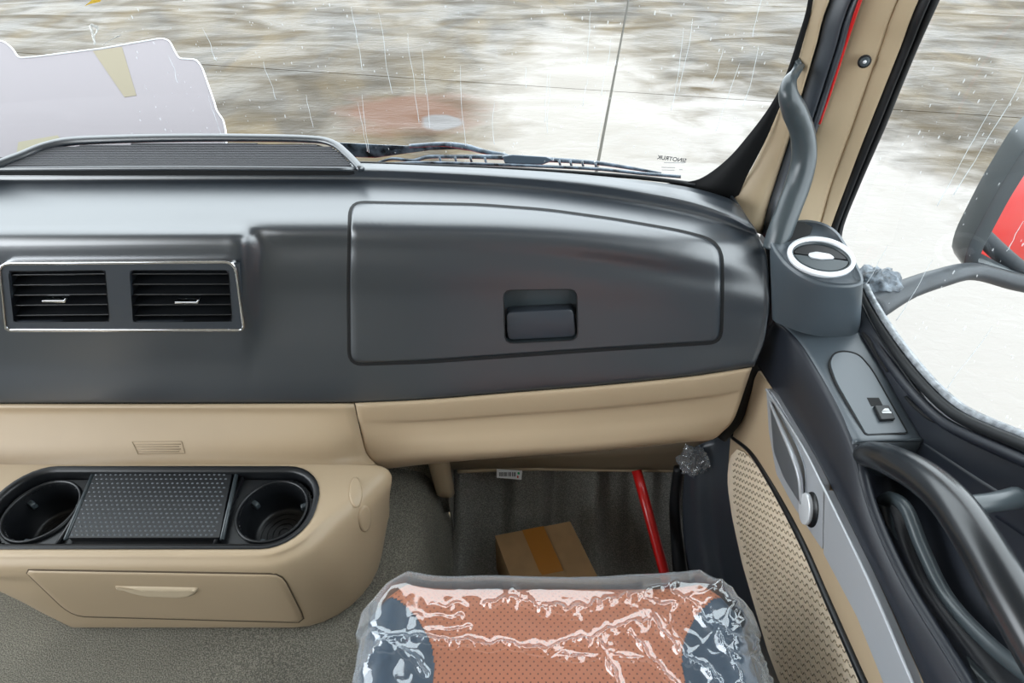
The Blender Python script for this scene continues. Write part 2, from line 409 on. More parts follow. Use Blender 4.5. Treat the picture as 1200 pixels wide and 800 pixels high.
def gl(i, j): return (1.25 + i * math.cos(ga) - j * math.sin(ga), 7.42 + i * math.sin(ga) + j * math.cos(ga))
for i in range(-2, 2):
    for j in range(-4, 4):
        cx, cy = gl((i + .5) * 12, (j + .5) * 5.2)
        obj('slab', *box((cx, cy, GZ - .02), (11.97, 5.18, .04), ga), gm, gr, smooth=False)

# windscreen
def yw(x, z): return .955 - .18 * (x + .6) ** 2 - .03 * (z - .85)
def onscreen(px, py, off=0.0):
    d = ray(px, py); t = .8
    for _ in range(30):
        p = CAMP + d * t; t = (yw(p.x, p.z) + off) / d.y
    return CAMP + d * t
def wsurf(x, z, off=0.0): return Vector((x, yw(x, z) + off, z))
ws = thing('window_1', 'rain-streaked windscreen glass in front of the dashboard', 'window', (-.3, .95, .83), kind='structure')
gx = np.linspace(-1.75, .372, 50)
obj('glass_pane', *loft([[wsurf(x, z) for x in gx] for z in (.815, 1.1, 1.4, 1.72)], 50, 12), M['glass'], ws)
# black ceramic band of the corner
Lb = [(948, -60), (947, 0), (935, 45), (918, 95), (902, 125), (880, 155), (852, 187), (822, 209), (800, 214), (760, 217), (740, 218)]
Rb = [(957, -60), (953, 0), (941, 50), (927, 95), (912, 130), (897, 165), (876, 205), (858, 240), (835, 243), (790, 238), (740, 228)]
def scr(pts, off): return [onscreen(p[0], p[1], off) for p in pts]
obj('ceramic_band', *strip([scr(Lb, -.008), [a.lerp(b, .5) for a, b in zip(scr(Lb, -.008), scr(Rb, -.008))], scr(Rb, -.008)], 60), M['frit'], ws, solid=.002)
obj('bottom_seal', *tube([onscreen(x, y, -.006) for x, y in ((-400, 193), (0, 192), (400, 191), (500, 194), (600, 198), (700, 204), (760, 209), (815, 216))], .0035, 8, 50), M['rubber'], ws)
# etched glass marking, reads mirrored from inside
def text_mesh(body, size):
    c = bpy.data.curves.new('marking', 'FONT'); c.body = body; c.size = size; c.align_x = 'CENTER'; c.align_y = 'CENTER'; c.extrude = .0002; c.offset = size * .02
    o = bpy.data.objects.new('marking', c); COL.objects.link(o)
    dg = bpy.context.evaluated_depsgraph_get(); dg.update(); me = bpy.data.meshes.new_from_object(o.evaluated_get(dg)); bpy.data.objects.remove(o); return me
def place_text(name, body, size, px, py, parent, m, off=-.005, mirror=True):
    me = text_mesh(body, size); p0 = onscreen(px, py, off); ux = (onscreen(px + 10, py, off) - p0); ux.z = 0; ux.normalize()
    off3 = root_loc(parent)
    for v in me.vertices:
        q = p0 + ux * (-v.co.x if mirror else v.co.x) + Vector((0, 0, v.co.y)) + Vector((0, -.001, 0)) * (1 + v.co.z); v.co = q - off3
    me.materials.append(m); o = bpy.data.objects.new(name, me); COL.objects.link(o); o.parent = parent; return o
place_text('glass_marking', 'SINOTRUK', .0088, 787, 186, ws, M['ink'])
bl = []
for (x, y, w) in ((790, 190.5, 24), (783, 196, 16), (783, 199, 15), (798, 198.5, 4)):
    a = onscreen(x - w / 2, y, -.0055); b = onscreen(x + w / 2, y + .3, -.0055); bl.append(tube([a, b], .00045, 4, 2))
obj('small_print', *join(bl), mat('faint_grey_print', srgb(150, 152, 156), .6), ws, kind='stuff')
# rain: drops and runs on the outside of the glass
def drops(n, fn, reg, rs, name, parent, runs=0):
    parts = []
    for k in range(n):
        px = random.uniform(reg[0], reg[2]); py = random.uniform(reg[1], reg[3]); p, nn, up = fn(px, py)
        r = random.uniform(*rs) * random.choice((.5, .7, 1)); side = nn.cross(up).normalized(); st = random.uniform(1, 1.8)
        V = []
        for i in range(7):
            a = 2 * math.pi * i / 7; V.append(p + side * math.cos(a) * r * .7 + up * math.sin(a) * r * st)
        V.append(p + nn * r * .5); parts.append((V, [(i, (i + 1) % 7, 7) for i in range(7)]))
    for k in range(runs):
        px = random.uniform(reg[0], reg[2]); py = random.uniform(reg[1], reg[3] - 60); p, nn, up = fn(px, py)
        L = random.uniform(.03, .13); pts = []; dx = 0
        for i in range(7):
            dx += random.uniform(-.002, .002); q = p - up * L * i / 6 + nn.cross(up).normalized() * dx; pts.append(q)
        parts.append(tube(pts, [.0002, .0004, .0003, .0006], 5, 10))
    obj(name, *join(parts), M['drop'], parent, kind='stuff')
def wfn(px, py):
    p = onscreen(px, py, .006); return p, Vector((.1, 1, 0)).normalized(), Vector((0, 0, 1))
drops(420, wfn, (150, -20, 930, 190), (.0008, .0017), 'rain_drops', ws, 26)

# A-pillar trim, seal and red body edge (rows go from roof to sill)
def col(pts, top): return [Vector(top)] + [at(p[0], p[1], t=p[2]) for p in pts]
cPilL = [(953, 0, .680), (941, 50, .712), (927, 95, .745), (912, 130, .775), (897, 165, .81), (876, 205, .845), (853, 236, .872), (846, 246, .875)]
cPilR = [(972, 0, .672), (957, 50, .705), (944, 95, .737), (934, 130, .765), (923, 170, .80), (910, 210, .835), (899, 245, .86), (893, 275, .88)]
cSealR = [(1009, 0, .662), (993, 50, .697), (976, 100, .737), (962, 140, .765), (950, 170, .795), (935, 215, .835), (922, 260, .865), (915, 290, .885)]
cDoorM = [(1052, 0, .648), (1034, 50, .686), (1016, 100, .725), (1002, 140, .757), (991, 170, .782), (975, 215, .823), (962, 260, .857), (952, 290, .875)]
cDoorR = [(1077, 0, .642), (1058, 50, .68), (1036, 105, .722), (1022, 140, .75), (1010, 170, .776), (993, 215, .817), (976, 260, .855), (968, 285, .872)]
cGlR = [(1102, 0, .640), (1079, 50, .680), (1056, 105, .723), (1040, 145, .755), (1028, 172, .778), (1009, 215, .82), (990, 262, .862), (986, 285, .88)]
tops = dict(PilL=(.40, .745, 1.73), PilR=(.415, .74, 1.73), SealR=(.435, .728, 1.73), DoorM=(.452, .714, 1.73), DoorR=(.462, .71, 1.73), GlR=(.474, .706, 1.73))
PL_ = {k: col(v, tops[k[1:]]) for k, v in dict(cPilL=cPilL, cPilR=cPilR, cSealR=cSealR, cDoorM=cDoorM, cDoorR=cDoorR, cGlR=cGlR).items()}
def mid(A, B, u, d=(0, 0, 0)): return [a.lerp(b, u) + Vector(d) for a, b in zip(A, B)]
pil = thing('trim_1', 'beige windscreen pillar trim with dark weatherstrip', 'pillar', (.39, .77, .85), kind='structure')
A, B = PL_['cPilL'], PL_['cPilR']
obj('pillar_cover', *loft([A, mid(A, B, .3, (0, -.008, 0)), mid(A, B, .7, (0, -.010, 0)), B], 60, 10), M['beige2'], pil, solid=.004)
B2, C = PL_['cPilR'], PL_['cSealR']
obj('weatherstrip', *loft([B2, mid(B2, C, .12, (0, -.01, 0)), mid(B2, C, .45, (0, -.016, 0)), mid(B2, C, .5, (0, -.007, 0)), mid(B2, C, .6, (0, -.018, 0)), mid(B2, C, .85, (0, -.012, 0)), mid(B2, C, .9)], 60, 22), M['slate_door'], pil, solid=.004)
obj('body_edge', *tube([at(px, py, t=t - .012) for px, py, t in ((1023, -40, .64), (1006, 6, .664), (990, 54, .70), (974, 104, .738), (960, 145, .768))], .0022, 8, 40), M['red'], pil, label='red painted body edge')
def screw(px, py, t, r, nrm, parent):
    p = at(px, py, t=t); n = Vector(nrm).normalized(); u = n.cross(Vector((0, 0, 1))).normalized(); w = n.cross(u)
    def disc(r0, h0, h1, off=Vector()):
        V = [p + off + (u * math.cos(a) + w * math.sin(a)) * r0 + n * h for h in (h0, h1) for a in np.linspace(0, 2 * math.pi, 17)[:-1]]
        return V, [tuple(range(16, 32))] + [(i, (i + 1) % 16, (i + 1) % 16 + 16, i + 16) for i in range(16)]
    s = obj('screw', *disc(r, -.001, .0012), M['matte'], parent)
    s2 = obj('screw_head', *disc(r * .72, 0, .003), M['gloss'], parent=s, bevel=.0006)
    obj('screw_socket', *disc(r * .28, .002, .0035), M['satin'], parent=s)
# ================================================================== DASHBOARD
dash = thing('dashboard', 'slate grey truck dashboard with glovebox and beige lower trim below the windscreen', 'dashboard', (-.3, .75, .53))
QE = 900.0
def row(pts, end_px, fixed):
    """pts: (px,py,val); fixed 'y' or 'z' or 't'"""
    xs = [p[0] for p in pts]; ys = [p[1] for p in pts]; vs = [p[2] for p in pts]
    qs = sorted(set([-500, -250, -120, 0, 60, 120, 180, 230, 260, 275, 285, 295, 305, 315, 330, 360, 415, 460, 500, 560, 600, 650, 700, 740, 780, 810, 835, 855, 870, 885, 893, 900]))
    out = []
    P3 = crom([Vector((xs[i], ys[i], vs[i])) for i in range(len(xs))], 600)
    ax = [p.x for p in P3]; ay = [p.y for p in P3]; av = [p.z for p in P3]
    for q in qs:
        px = q if q <= 700 else 700 + (q - 700) * (end_px - 700) / 200
        out.append(at(px, float(np.interp(px, ax, ay)), **{fixed: float(np.interp(px, ax, av))}))
    return out
r0 = row([(-500, 194, .85), (0, 194, .85), (400, 191, .85), (500, 194, .85), (600, 198.5, .849), (700, 206, .848), (800, 218, .846), (853, 232, .842), (868, 243, .838)], 868, 'z')
r1 = row([(-500, 200, .85), (0, 199, .85), (400, 199, .85), (500, 202, .85), (600, 208, .849), (700, 218, .848), (800, 234, .845), (850, 250, .838), (880, 266, .833)], 882, 'z')
def dropped(r, dy, dz): return [p + Vector((0, dy, dz)) for p in r]
r1b = row([(-500, 201.5, .848), (0, 200.5, .848), (400, 200.5, .848), (500, 203.5, .848), (600, 209.5, .847), (700, 220, .845), (800, 237, .842), (850, 253, .835), (880, 268, .830)], 884, 'z')
r2 = row([(-500, 213, .833), (0, 213, .833), (400, 212, .833), (500, 215, .833), (600, 221, .8325), (700, 232, .830), (800, 250, .827), (850, 264, .822), (886, 277, .815)], 888, 'z')
r2b = row([(-500, 215, .832), (0, 215, .832), (400, 214, .832), (500, 217, .832), (600, 223, .8315), (700, 234, .829), (800, 252, .826), (850, 266, .821), (888, 279, .814)], 890, 'z')
r3 = row([(-500, 244, .831), (0, 244, .831), (280, 243, .831), (330, 242, .832), (415, 242, .832), (600, 248, .830), (700, 260, .827), (800, 276, .821), (850, 285, .814), (896, 294, .803)], 897, 'z')
r4 = row([(-500, 263, .828), (0, 263, .828), (275, 262, .828), (300, 265, .827), (330, 268, .826), (415, 268, .825), (600, 272, .822), (700, 282, .816), (800, 297, .806), (850, 305, .797), (899, 313, .785)], 900, 'z')
r5 = row([(-500, 276, .694), (0, 276, .694), (275, 275, .694), (290, 279, .698), (305, 285, .704), (330, 290, .706), (415, 290, .706), (600, 297, .700), (700, 306, .692), (800, 321, .675), (850, 329, .666), (901, 336, .661)], 901, 'y')
r5b = row([(-500, 289, .685), (0, 289, .685), (275, 288, .685), (290, 296, .691), (305, 306, .698), (330, 312, .700), (415, 312, .700), (600, 317, .694), (700, 325, .685), (800, 337, .668), (850, 344, .659), (902, 351, .652)], 902, 'y')
r6 = row([(-500, 340, .680), (0, 340, .680), (275, 340, .680), (290, 342, .682), (305, 346, .692), (330, 350, .696), (415, 350, .696), (600, 355, .688), (700, 360, .678), (800, 366, .661), (850, 370, .651), (899, 373, .643)], 900, 'y')
r7 = row([(-500, 420, .668), (0, 420, .668), (275, 420, .668), (300, 420, .669), (415, 420, .670), (600, 416, .665), (700, 412, .657), (800, 407, .647), (850, 404, .637), (894, 401, .628)], 895, 'y')
r8 = row([(-500, 466, .650), (0, 466, .650), (415, 466, .650), (500, 462, .648), (600, 454, .646), (700, 446, .640), (800, 436, .630), (850, 429, .622), (885, 423, .616)], 886, 'y')
r9 = row([(-500, 472, .651), (0, 472, .651), (415, 471, .651), (500, 467, .649), (600, 459, .647), (700, 451, .642), (800, 441, .632), (850, 434, .625), (882, 429, .619)], 883, 'y')
rows = [r0, r1, r1b, dropped(r2, .004, .002), r2, r2b, r3, r4, r5, r5b, r6, r7, r8, r9]
# turn in at bottom (hidden return) and forward at the right end
rows.append([p + Vector((0, .02, 0)) for p in r9])
for r in rows:
    e = r[-1]; r.append(e + Vector((.001, .02, -.001))); r.append(e + Vector((-.004, .10, -.004)))
DR = []
for r in rows:
    # dense but edge-respecting resample: linear param per control index so columns line up
    out = []; n = len(r)
    for i in range(n - 1):
        a = r[max(i - 1, 0)]; b = r[i]; c = r[i + 1]; d = r[min(i + 2, n - 1)]
        for k in range(5):
            u = k / 5
            h = (c - b).length; m0 = (c - a) * (h / max((c - a).length, 1e-6)) if i > 0 else (c - b); m1 = (d - b) * (h / max((d - b).length, 1e-6)) if i < n - 2 else (c - b)
            out.append(b * (2 * u ** 3 - 3 * u ** 2 + 1) + m0 * (u ** 3 - 2 * u ** 2 + u) + c * (-2 * u ** 3 + 3 * u ** 2) + m1 * (u ** 3 - u ** 2))
    out.append(r[-1]); DR.append(out)
nU = len(DR[0]); cols = []
segs = [3, 2, 3, 2, 2, 8, 6, 7, 4, 10, 10, 8, 3, 2]
for i in range(nU):
    c_ = [r[i] for r in DR]; out = []; n = len(c_)
    for j in range(n - 1):
        a = c_[max(j - 1, 0)]; b = c_[j]; c = c_[j + 1]; d = c_[min(j + 2, n - 1)]; h = (c - b).length
        m0 = (c - a).normalized() * h if j > 0 else (c - b); m1 = (d - b).normalized() * h if j < n - 2 else (c - b)
        for k in range(segs[j]):
            u = k / segs[j]
            out.append(b * (2 * u ** 3 - 3 * u ** 2 + 1) + m0 * (u ** 3 - 2 * u ** 2 + u) + c * (-2 * u ** 3 + 3 * u ** 2) + m1 * (u ** 3 - u ** 2))
    out.append(c_[-1]); cols.append(out)
nV = len(cols[0]); V = [cols[i][j] for j in range(nV) for i in range(nU)]
F = [(j * nU + i, j * nU + i + 1, (j + 1) * nU + i + 1, (j + 1) * nU + i) for j in range(nV - 1) for i in range(nU - 1)]
DVF = orient(V, F); DB = bvh(DVF)
gb = rpoly([(410, 237), (560, 240), (640, 246), (720, 257), (800, 271), (846, 284), (847, 340), (845, 401), (700, 410), (600, 417), (500, 424), (409, 427), (408, 330)], [16, 20, 20, 20, 20, 26, 20, 14, 20, 20, 20, 16, 20], 5)
lat = rpoly([(590, 338), (676, 337), (677, 397), (592, 401)], 9, 6)
ventL = [(14, 315), (126, 313.5), (131, 373), (20, 374)]; ventR = [(155, 313.5), (270, 313.5), (274, 373), (159, 374)]
D2 = cut(DVF, inset(resamp(lat, 60), -4.5)); D2 = cut(D2, [(9, 309), (279, 308), (281, 380), (14, 380)])
obj('dash_body', *D2, M['slate'], dash, solid=.003)
# glovebox: dark gap, then lid with a hole for the latch
gbr = resamp(gb, 260)
obj('gap_seal', *pad(inset(gbr, -2.2), DB, .0006, .001, 1.0, hole=inset(gbr, 12)), M['matte'], dash)
latr = []
c0 = (633, 369)
def radial(poly, c, angs):
    out = []
    for a in angs:
        dx, dy = math.cos(a), math.sin(a); best = None
        for i in range(len(poly)):
            x1, y1 = poly[i]; x2, y2 = poly[(i + 1) % len(poly)]; ex, ey = x2 - x1, y2 - y1; den = dx * ey - dy * ex
            if abs(den) < 1e-9: continue
            s = ((x1 - c[0]) * ey - (y1 - c[1]) * ex) / den; w = ((x1 - c[0]) * dy - (y1 - c[1]) * dx) / den
            if s > 0 and -1e-6 <= w <= 1 + 1e-6 and (best is None or s > best): best = s
        out.append((c[0] + dx * best, c[1] + dy * best))
    return out
def angs_for(poly, c): return [math.atan2(p[1] - c[1], p[0] - c[0]) for p in poly]
gbi = inset(gbr, 1.9)
angs = angs_for(gbi, c0); hole = radial(lat, c0, angs)
lid = obj('glovebox_lid', *pad(gbi, DB, .0045, .001, 3.0, hole=hole), M['slate'], dash, label='curved glovebox lid')
# latch recess walls + floor + paddle
lp = Plane(cast(DB, 633, 369), (cast(DB, 660, 369) - cast(DB, 600, 369)).cross(cast(DB, 633, 392) - cast(DB, 633, 345)))
def well(poly, f_top, n, depth, m, name, parent):
    N_ = len(poly); top = [f_top(*p) for p in poly]; V = top + [p - n * depth for p in top]
    F = [(i, (i + 1) % N_, (i + 1) % N_ + N_, i + N_) for i in range(N_)] + [tuple(range(N_, 2 * N_))]
    return obj(name, V, F, m, parent, smooth=False, solid=0)
latn = resamp(lat, 60)
obj('latch_surround', *tube([cast(DB, *p, .004) for p in latn + [latn[0]]], .0010, 6, 0, cap=False), M['matte'], parent=lid)
well(inset(latn, -1.2), lambda a, b: cast(DB, a, b, .004), lp.n, .028, M['gloss'], 'latch_recess', lid)
obj('latch', *slab(rpoly([(593, 366), (672, 362), (675, 394), (595, 398)], 7, 5), lp, .001, -.022), M['slate_door'], parent=lid, bevel=.0012, label='push latch paddle')
# centre vents
vp = Plane(cast(DB, 145, 343), (cast(DB, 260, 343) - cast(DB, 30, 343)).cross(cast(DB, 145, 375) - cast(DB, 145, 312)))
bez_o = resamp(rpoly([(1, 304), (279, 302), (290, 385), (9, 385)], [14, 14, 7, 7], 6), 120)
bez_i = inset(bez_o, 3.2)
bz = obj('chrome_bezel', *ring(bez_o, bez_i, vp, .009, -.006), M['chrome'], dash, bevel=.0012, label='thin chrome bezel around the centre vents')
xs_t = [4, 14, 126, 155, 270, 283]; xs_b = [12, 20, 131, 159, 274, 286]; ysr = [306, 314, 373.5, 381.5]
def gridpt(i, j, off):
    u = (ysr[j] - 306) / 75.5; return vp.at(xs_t[i] + (xs_b[i] - xs_t[i]) * u, ysr[j], off)
parts = []
for i in range(5):
    for j in range(3):
        if j == 1 and i in (1, 3): continue
        q = [gridpt(i, j, .007), gridpt(i + 1, j, .007), gridpt(i + 1, j + 1, .007), gridpt(i, j + 1, .007)]
        parts.append((q, [(0, 1, 2, 3)]))
V, F = join(parts); V, F = orient(V, F)
obj('vent_panel', V, F, M['slate_door'], dash, smooth=False, solid=.004)
for vi, vq in enumerate((ventL, ventR)):
    q = rpoly(vq, 5, 4); N_ = len(q)
    top = [vp.at(*p, .008) for p in q]; rim = [vp.at(*p, .008) for p in inset(q, -1.5)]; bot = [p - vp.n * .045 for p in top]
    V = [p - vp.n * .004 for p in rim] + top + bot; F = []
    for k in range(2):
        for i in range(N_): F.append((k * N_ + i, k * N_ + (i + 1) % N_, (k + 1) * N_ + (i + 1) % N_, (k + 1) * N_ + i))
    F.append(tuple(range(2 * N_, 3 * N_)))
    av = obj('air_vent', V, F, M['black'], dash, smooth=False, label=('left' if vi == 0 else 'right') + ' centre air vent')
    dn = (vp.at(100, 360) - vp.at(100, 330)).normalized(); rt = vp.n.cross(dn).normalized()
    for k in range(5):
        u = (k + .5) / 5.0; lft = lerp2(vq[0], vq[3], u); rgt = lerp2(vq[1], vq[2], u)
        a = vp.at(*lft); b = vp.at(*rgt); dd = dn * .0012; tilt = dn * .006
        Vq = [a - dd, b - dd, b + dd, a + dd]; Vq = [p + vp.n * .004 for p in Vq] + [p - vp.n * .014 - tilt for p in Vq]
        obj('vane', Vq, [(0, 1, 2, 3), (7, 6, 5, 4), (0, 4, 5, 1), (3, 2, 6, 7), (0, 3, 7, 4), (1, 5, 6, 2)], M['black'], parent=av, smooth=False, bevel=.0005)
    for k in range(6):
        u = (k + .7) / 6.2; tp = lerp2(vq[0], vq[1], u); bt = lerp2(vq[3], vq[2], u); a = vp.at(*tp, -.018); b = vp.at(*bt, -.018)
        Vq = [a - rt * .0008, a + rt * .0008, b + rt * .0008, b - rt * .0008]; Vq += [p - vp.n * .015 for p in Vq]
        obj('rear_vane', Vq, [(0, 1, 2, 3), (7, 6, 5, 4), (0, 4, 5, 1), (3, 2, 6, 7), (0, 3, 7, 4), (1, 5, 6, 2)], M['gloss'], parent=av, smooth=False)
    cx = (55, 209)[vi]; y0 = (347, 348.5)[vi]
    obj('vent_tab', *slab([(cx, y0), (cx + 25, y0), (cx + 27, y0 - 2.5), (cx + 28, y0 - 2), (cx + 27, y0 + 2.2), (cx, y0 + 2)], vp, .012, .002), M['chrome'], parent=av, bevel=.0003, label='small chrome vent tab')
# top speaker / defroster grille
gpl = plane3(at(0, 197, z=.853), at(400, 197, z=.853), at(200, 170, z=.866))
rim_px = [(-320, 205), (-160, 205), (-20, 200), (20, 188), (52, 175), (80, 168.5), (120, 166), (200, 164), (300, 164), (372, 166), (392, 171), (405, 181), (420, 196), (424, 201)]
rim = [gpl.at(*p, .004) for p in rim_px]
sg = obj('top_grille', *slab([(-300, 199), (-20, 199), (20, 187), (55, 175), (90, 170), (200, 167), (370, 168), (388, 173), (402, 183), (414, 198)], gpl, -.002, -.012), M['matte'], dash, smooth=False, label='ribbed speaker grille on top of the dashboard')
obj('grille_rim', *tube(rim, [.009, .009, .008, .006], 12, 90, flat=.8), M['slate'], parent=sg)
obj('grille_front_lip', *tube([gpl.at(x, y, .001) for x, y in ((-100, 200), (0, 198.5), (200, 197.5), (416, 198.5))], .0035, 8, 20), M['slate'], parent=sg)
for k in range(13):
    py = 171 + k * 2.05
    xl = np.interp(py, [171, 175, 187, 197], [90, 60, 22, -6]); xr = np.interp(py, [171, 174, 183, 197], [378, 388, 401, 413])
    if k < 2: xl = 95 + (1 - k) * 60; xr = 372 - (1 - k) * 70
    a = gpl.at(xl, py); b = gpl.at(xr, py); w = Vector((0, .0022, 0)); h = Vector((0, 0, .004))
    Vq = [a - w, b - w, b + w, a + w]; Vq = [p + h for p in Vq] + [p - h for p in Vq]
    obj('slat', Vq, [(0, 1, 2, 3), (7, 6, 5, 4), (0, 4, 5, 1), (3, 2, 6, 7), (0, 3, 7, 4), (1, 5, 6, 2)], M['spat'], parent=sg, smooth=False)
# beige lower trim, right piece (bulged, open shelf edge beneath)
def L3(pts): return [at(p[0], p[1], y=p[2]) for p in pts]
tr = [
 L3([(416, 472, .648), (500, 468, .646), (600, 460, .644), (700, 452, .639), (800, 442, .629), (850, 435, .622), (881, 430, .616)]),
 L3([(417, 476, .643), (500, 472, .641), (600, 464, .639), (700, 456, .634), (800, 446, .624), (850, 439, .617), (880, 434, .612)]),
 L3([(420, 492, .640), (500, 491, .638), (600, 484, .636), (700, 477, .631), (800, 467, .621), (845, 461, .615), (873, 455, .609)]),
 L3([(421, 495, .640), (460, 496, .641), (500, 494.5, .643), (600, 487.5, .642), (700, 480, .637), (800, 470, .627), (845, 464, .618), (872, 458, .609)]),
 L3([(424, 510, .636), (500, 508, .634), (600, 503, .632), (700, 496, .628), (800, 486, .619), (842, 480, .613), (866, 476, .606)]),
 L3([(428, 530, .630), (500, 522, .622), (600, 517, .619), (700, 511, .615), (800, 501, .607), (840, 496, .604), (861, 489, .602)]),
 L3([(438, 543, .626), (500, 536, .615), (600, 529, .612), (700, 523, .608), (800, 513, .602), (838, 509, .602), (856, 497, .602)]),
 L3([(452, 549, .64), (505, 543, .63), (600, 535, .627), (700, 528, .622), (800, 518, .615), (834, 515, .612), (850, 503, .61)]),
 L3([(462, 546, .70), (505, 541, .70), (600, 534, .70), (700, 527, .70), (800, 517, .69), (830, 513, .68), (846, 505, .67)]),
]
obj('lower_trim_panel', *loft(tr, 60, 50), M['beige'], dash, solid=.003, label='beige lower trim under the glovebox')
tl = [
 L3([(-500, 473, .648), (-250, 473, .648), (0, 473, .648), (200, 473, .648), (414.5, 472.5, .648)]),
 L3([(-500, 477, .642), (-250, 477, .642), (0, 477, .642), (200, 477, .642), (415.5, 477, .643)]),
 L3([(-500, 484, .64), (-250, 484, .64), (0, 484, .64), (200, 484, .64), (417.5, 486, .641)]),
 L3([(-500, 515, .615), (-250, 515, .615), (0, 514, .615), (200, 514, .615), (380, 513, .617), (423.5, 511, .634)]),
 L3([(-500, 540, .59), (-250, 540, .59), (0, 538, .592), (200, 536, .594), (385, 536, .60), (430, 532, .628)]),
 L3([(-500, 556, .575), (-250, 556, .575), (0, 551, .578), (200, 545, .58), (390, 545, .59), (442, 545, .622)]),
]
TLV = loft(tl, 60, 30); obj('centre_trim_panel', *TLV, M['beige'], dash, solid=.003, label='beige trim panel above the console')
TB = bvh(TLV)
for k in range(4):
    y = 520.5 + k * 2.9
    obj('slot', *tube([cast(TB, 158 + k * 1.5, y, .0005), cast(TB, 212 - (k % 2) * 2, y - .3, .0005)], .0008, 5, 2), M['beige_mid'], dash)
obj('slot_frame', *tube([cast(TB, *p, .0003) for p in ((155, 517.5), (213, 517), (217, 531), (162, 532), (155, 517.5))], .0006, 5, 0), M['beige_mid'], dash)
# under-dash beam behind the trim
obj('under_beam', *loft([L3([(470, 541, .72), (620, 533, .72), (720, 527, .72), (830, 516, .71)]), L3([(480, 551, .73), (620, 548, .73), (720, 550, .73), (820, 552, .72)]), L3([(500, 548, .80), (620, 546, .80), (720, 548, .80), (820, 548, .80)])], 20, 8), mat('shade_tinted_beam', srgb(118, 104, 84), .6), dash, solid=.004, label='shaded beige beam under the dashboard')  # beige beam; the under-dash shade is put into its brown-grey colour
obj('beam_lip', *tube(L3([(536, 552, .735), (620, 549, .735), (700, 550, .735), (800, 551, .725)]), .0045, 8, 20), M['beige_mid'], dash)
obj('bracket', *loft([L3([(499, 535, .668), (512, 580, .672)]), L3([(503, 535, .66), (519, 583, .664)]), L3([(520, 535, .66), (528, 583, .664)]), L3([(526, 535, .68), (533, 578, .684)])], 8, 10), M['beige_mid'], dash, solid=.004, label='beige support bracket')

# ================================================================== CONSOLE
con = thing('console', 'beige centre console with twin cup holders and a drawer on the carpet', 'console', (-.55, .5, .25))
def rrect(x0, x1, y0, y1, r, z, n=9, zf=None):
    out = []
    for cx, cy, a0 in ((x1 - r[0], y0 + r[0], -90), (x1 - r[1], y1 - r[1], 0), (x0 + r[2], y1 - r[2], 90), (x0 + r[3], y0 + r[3], 180)):
        rr = r[(( -90, 0, 90, 180).index(a0))]
        for k in range(n):
            a = math.radians(a0 + 90 * k / (n - 1)); out.append(Vector((cx + rr * math.cos(a), cy + rr * math.sin(a), z if zf is None else zf(cy + rr * math.sin(a)))))
    # subdivide the straight runs
    P = out; res = []
    for i in range(len(P)):
        res.append(P[i]); q = P[(i + 1) % len(P)]; d = (q - P[i]).length
        if i % n == n - 1:
            for k in range(1, 10): res.append(P[i].lerp(q, k / 10))
    return res
T0 = .474
tray = rrect(-.797, -.305, .415, .547, [.060] * 4, T0)
rgs = [(.0, tray), (1, rrect(-.800, -.302, .411, .551, [.064] * 4, T0 + .004)),
       (2, rrect(-.812, -.288, .402, .556, [.070] * 4, T0 + .004)),
       (3, rrect(-.985, -.272, .396, .560, [.10, .03, .03, .19], T0 - .001)),
       (4, rrect(-.995, -.262, .388, .564, [.105, .03, .03, .195], T0 - .010)),
       (5, rrect(-1.0, -.255, .384, .568, [.11, .04, .04, .20], T0 - .030)),
       (6, rrect(-.998, -.246, .382, .585, [.115, .05, .05, .10], .40)),
       (7, rrect(-.992, -.239, .382, .61, [.12, .05, .05, .10], .32)),
       (8, rrect(-.985, -.237, .383, .625, [.125, .05, .05, .10], .272)),
       (9, rrect(-.980, -.240, .388, .625, [.125, .05, .05, .10], .258)),
       (10, rrect(-.970, -.25, .398, .62, [.125, .05, .05, .10], .249))]
for k_, r_ in rgs:
    if k_ >= 3:
        f_ = {3: .9, 4: 1, 5: 1, 6: .62, 7: .22}.get(k_, 0)
        for p_ in r_:
            if p_.x < -.745: p_.y = min(.62, p_.y + (-.745 - p_.x) * .55 * {3: 0, 4: .0, 5: .1, 6: .5, 7: .8}.get(k_, 1))
            if p_.x > -.5: p_.x += .068 * min(1, max(0, (p_.y - .45) / .11)) ** 1.1 * f_
def loft_rings(rs, nv):
    n = len(rs[0]); cols = [crom([r[i] for r in rs], nv) for i in range(n)]
    V = [cols[i][j] for j in range(nv) for i in range(n)]
    F = [(j * n + i, j * n + (i + 1) % n, (j + 1) * n + (i + 1) % n, (j + 1) * n + i) for j in range(nv - 1) for i in range(n)]
    return orient(V, F)
CVF = loft_rings([r for _, r in rgs], 64)
def fix_front(VF, px, py):
    V, F = VF; h, n, i, d = bvh(VF).ray_cast(CAMP, ray(px, py).normalized()); q = F[i]
    nn = (V[q[1]] - V[q[0]]).cross(V[q[2]] - V[q[1]])
    return (V, [tuple(reversed(f)) for f in F]) if nn.dot(CAMP - h) < 0 else VF
CVF = fix_front(CVF, 200, 655); CB = bvh(CVF)
obj('console_body', *CVF, M['beige'], con, solid=.003)
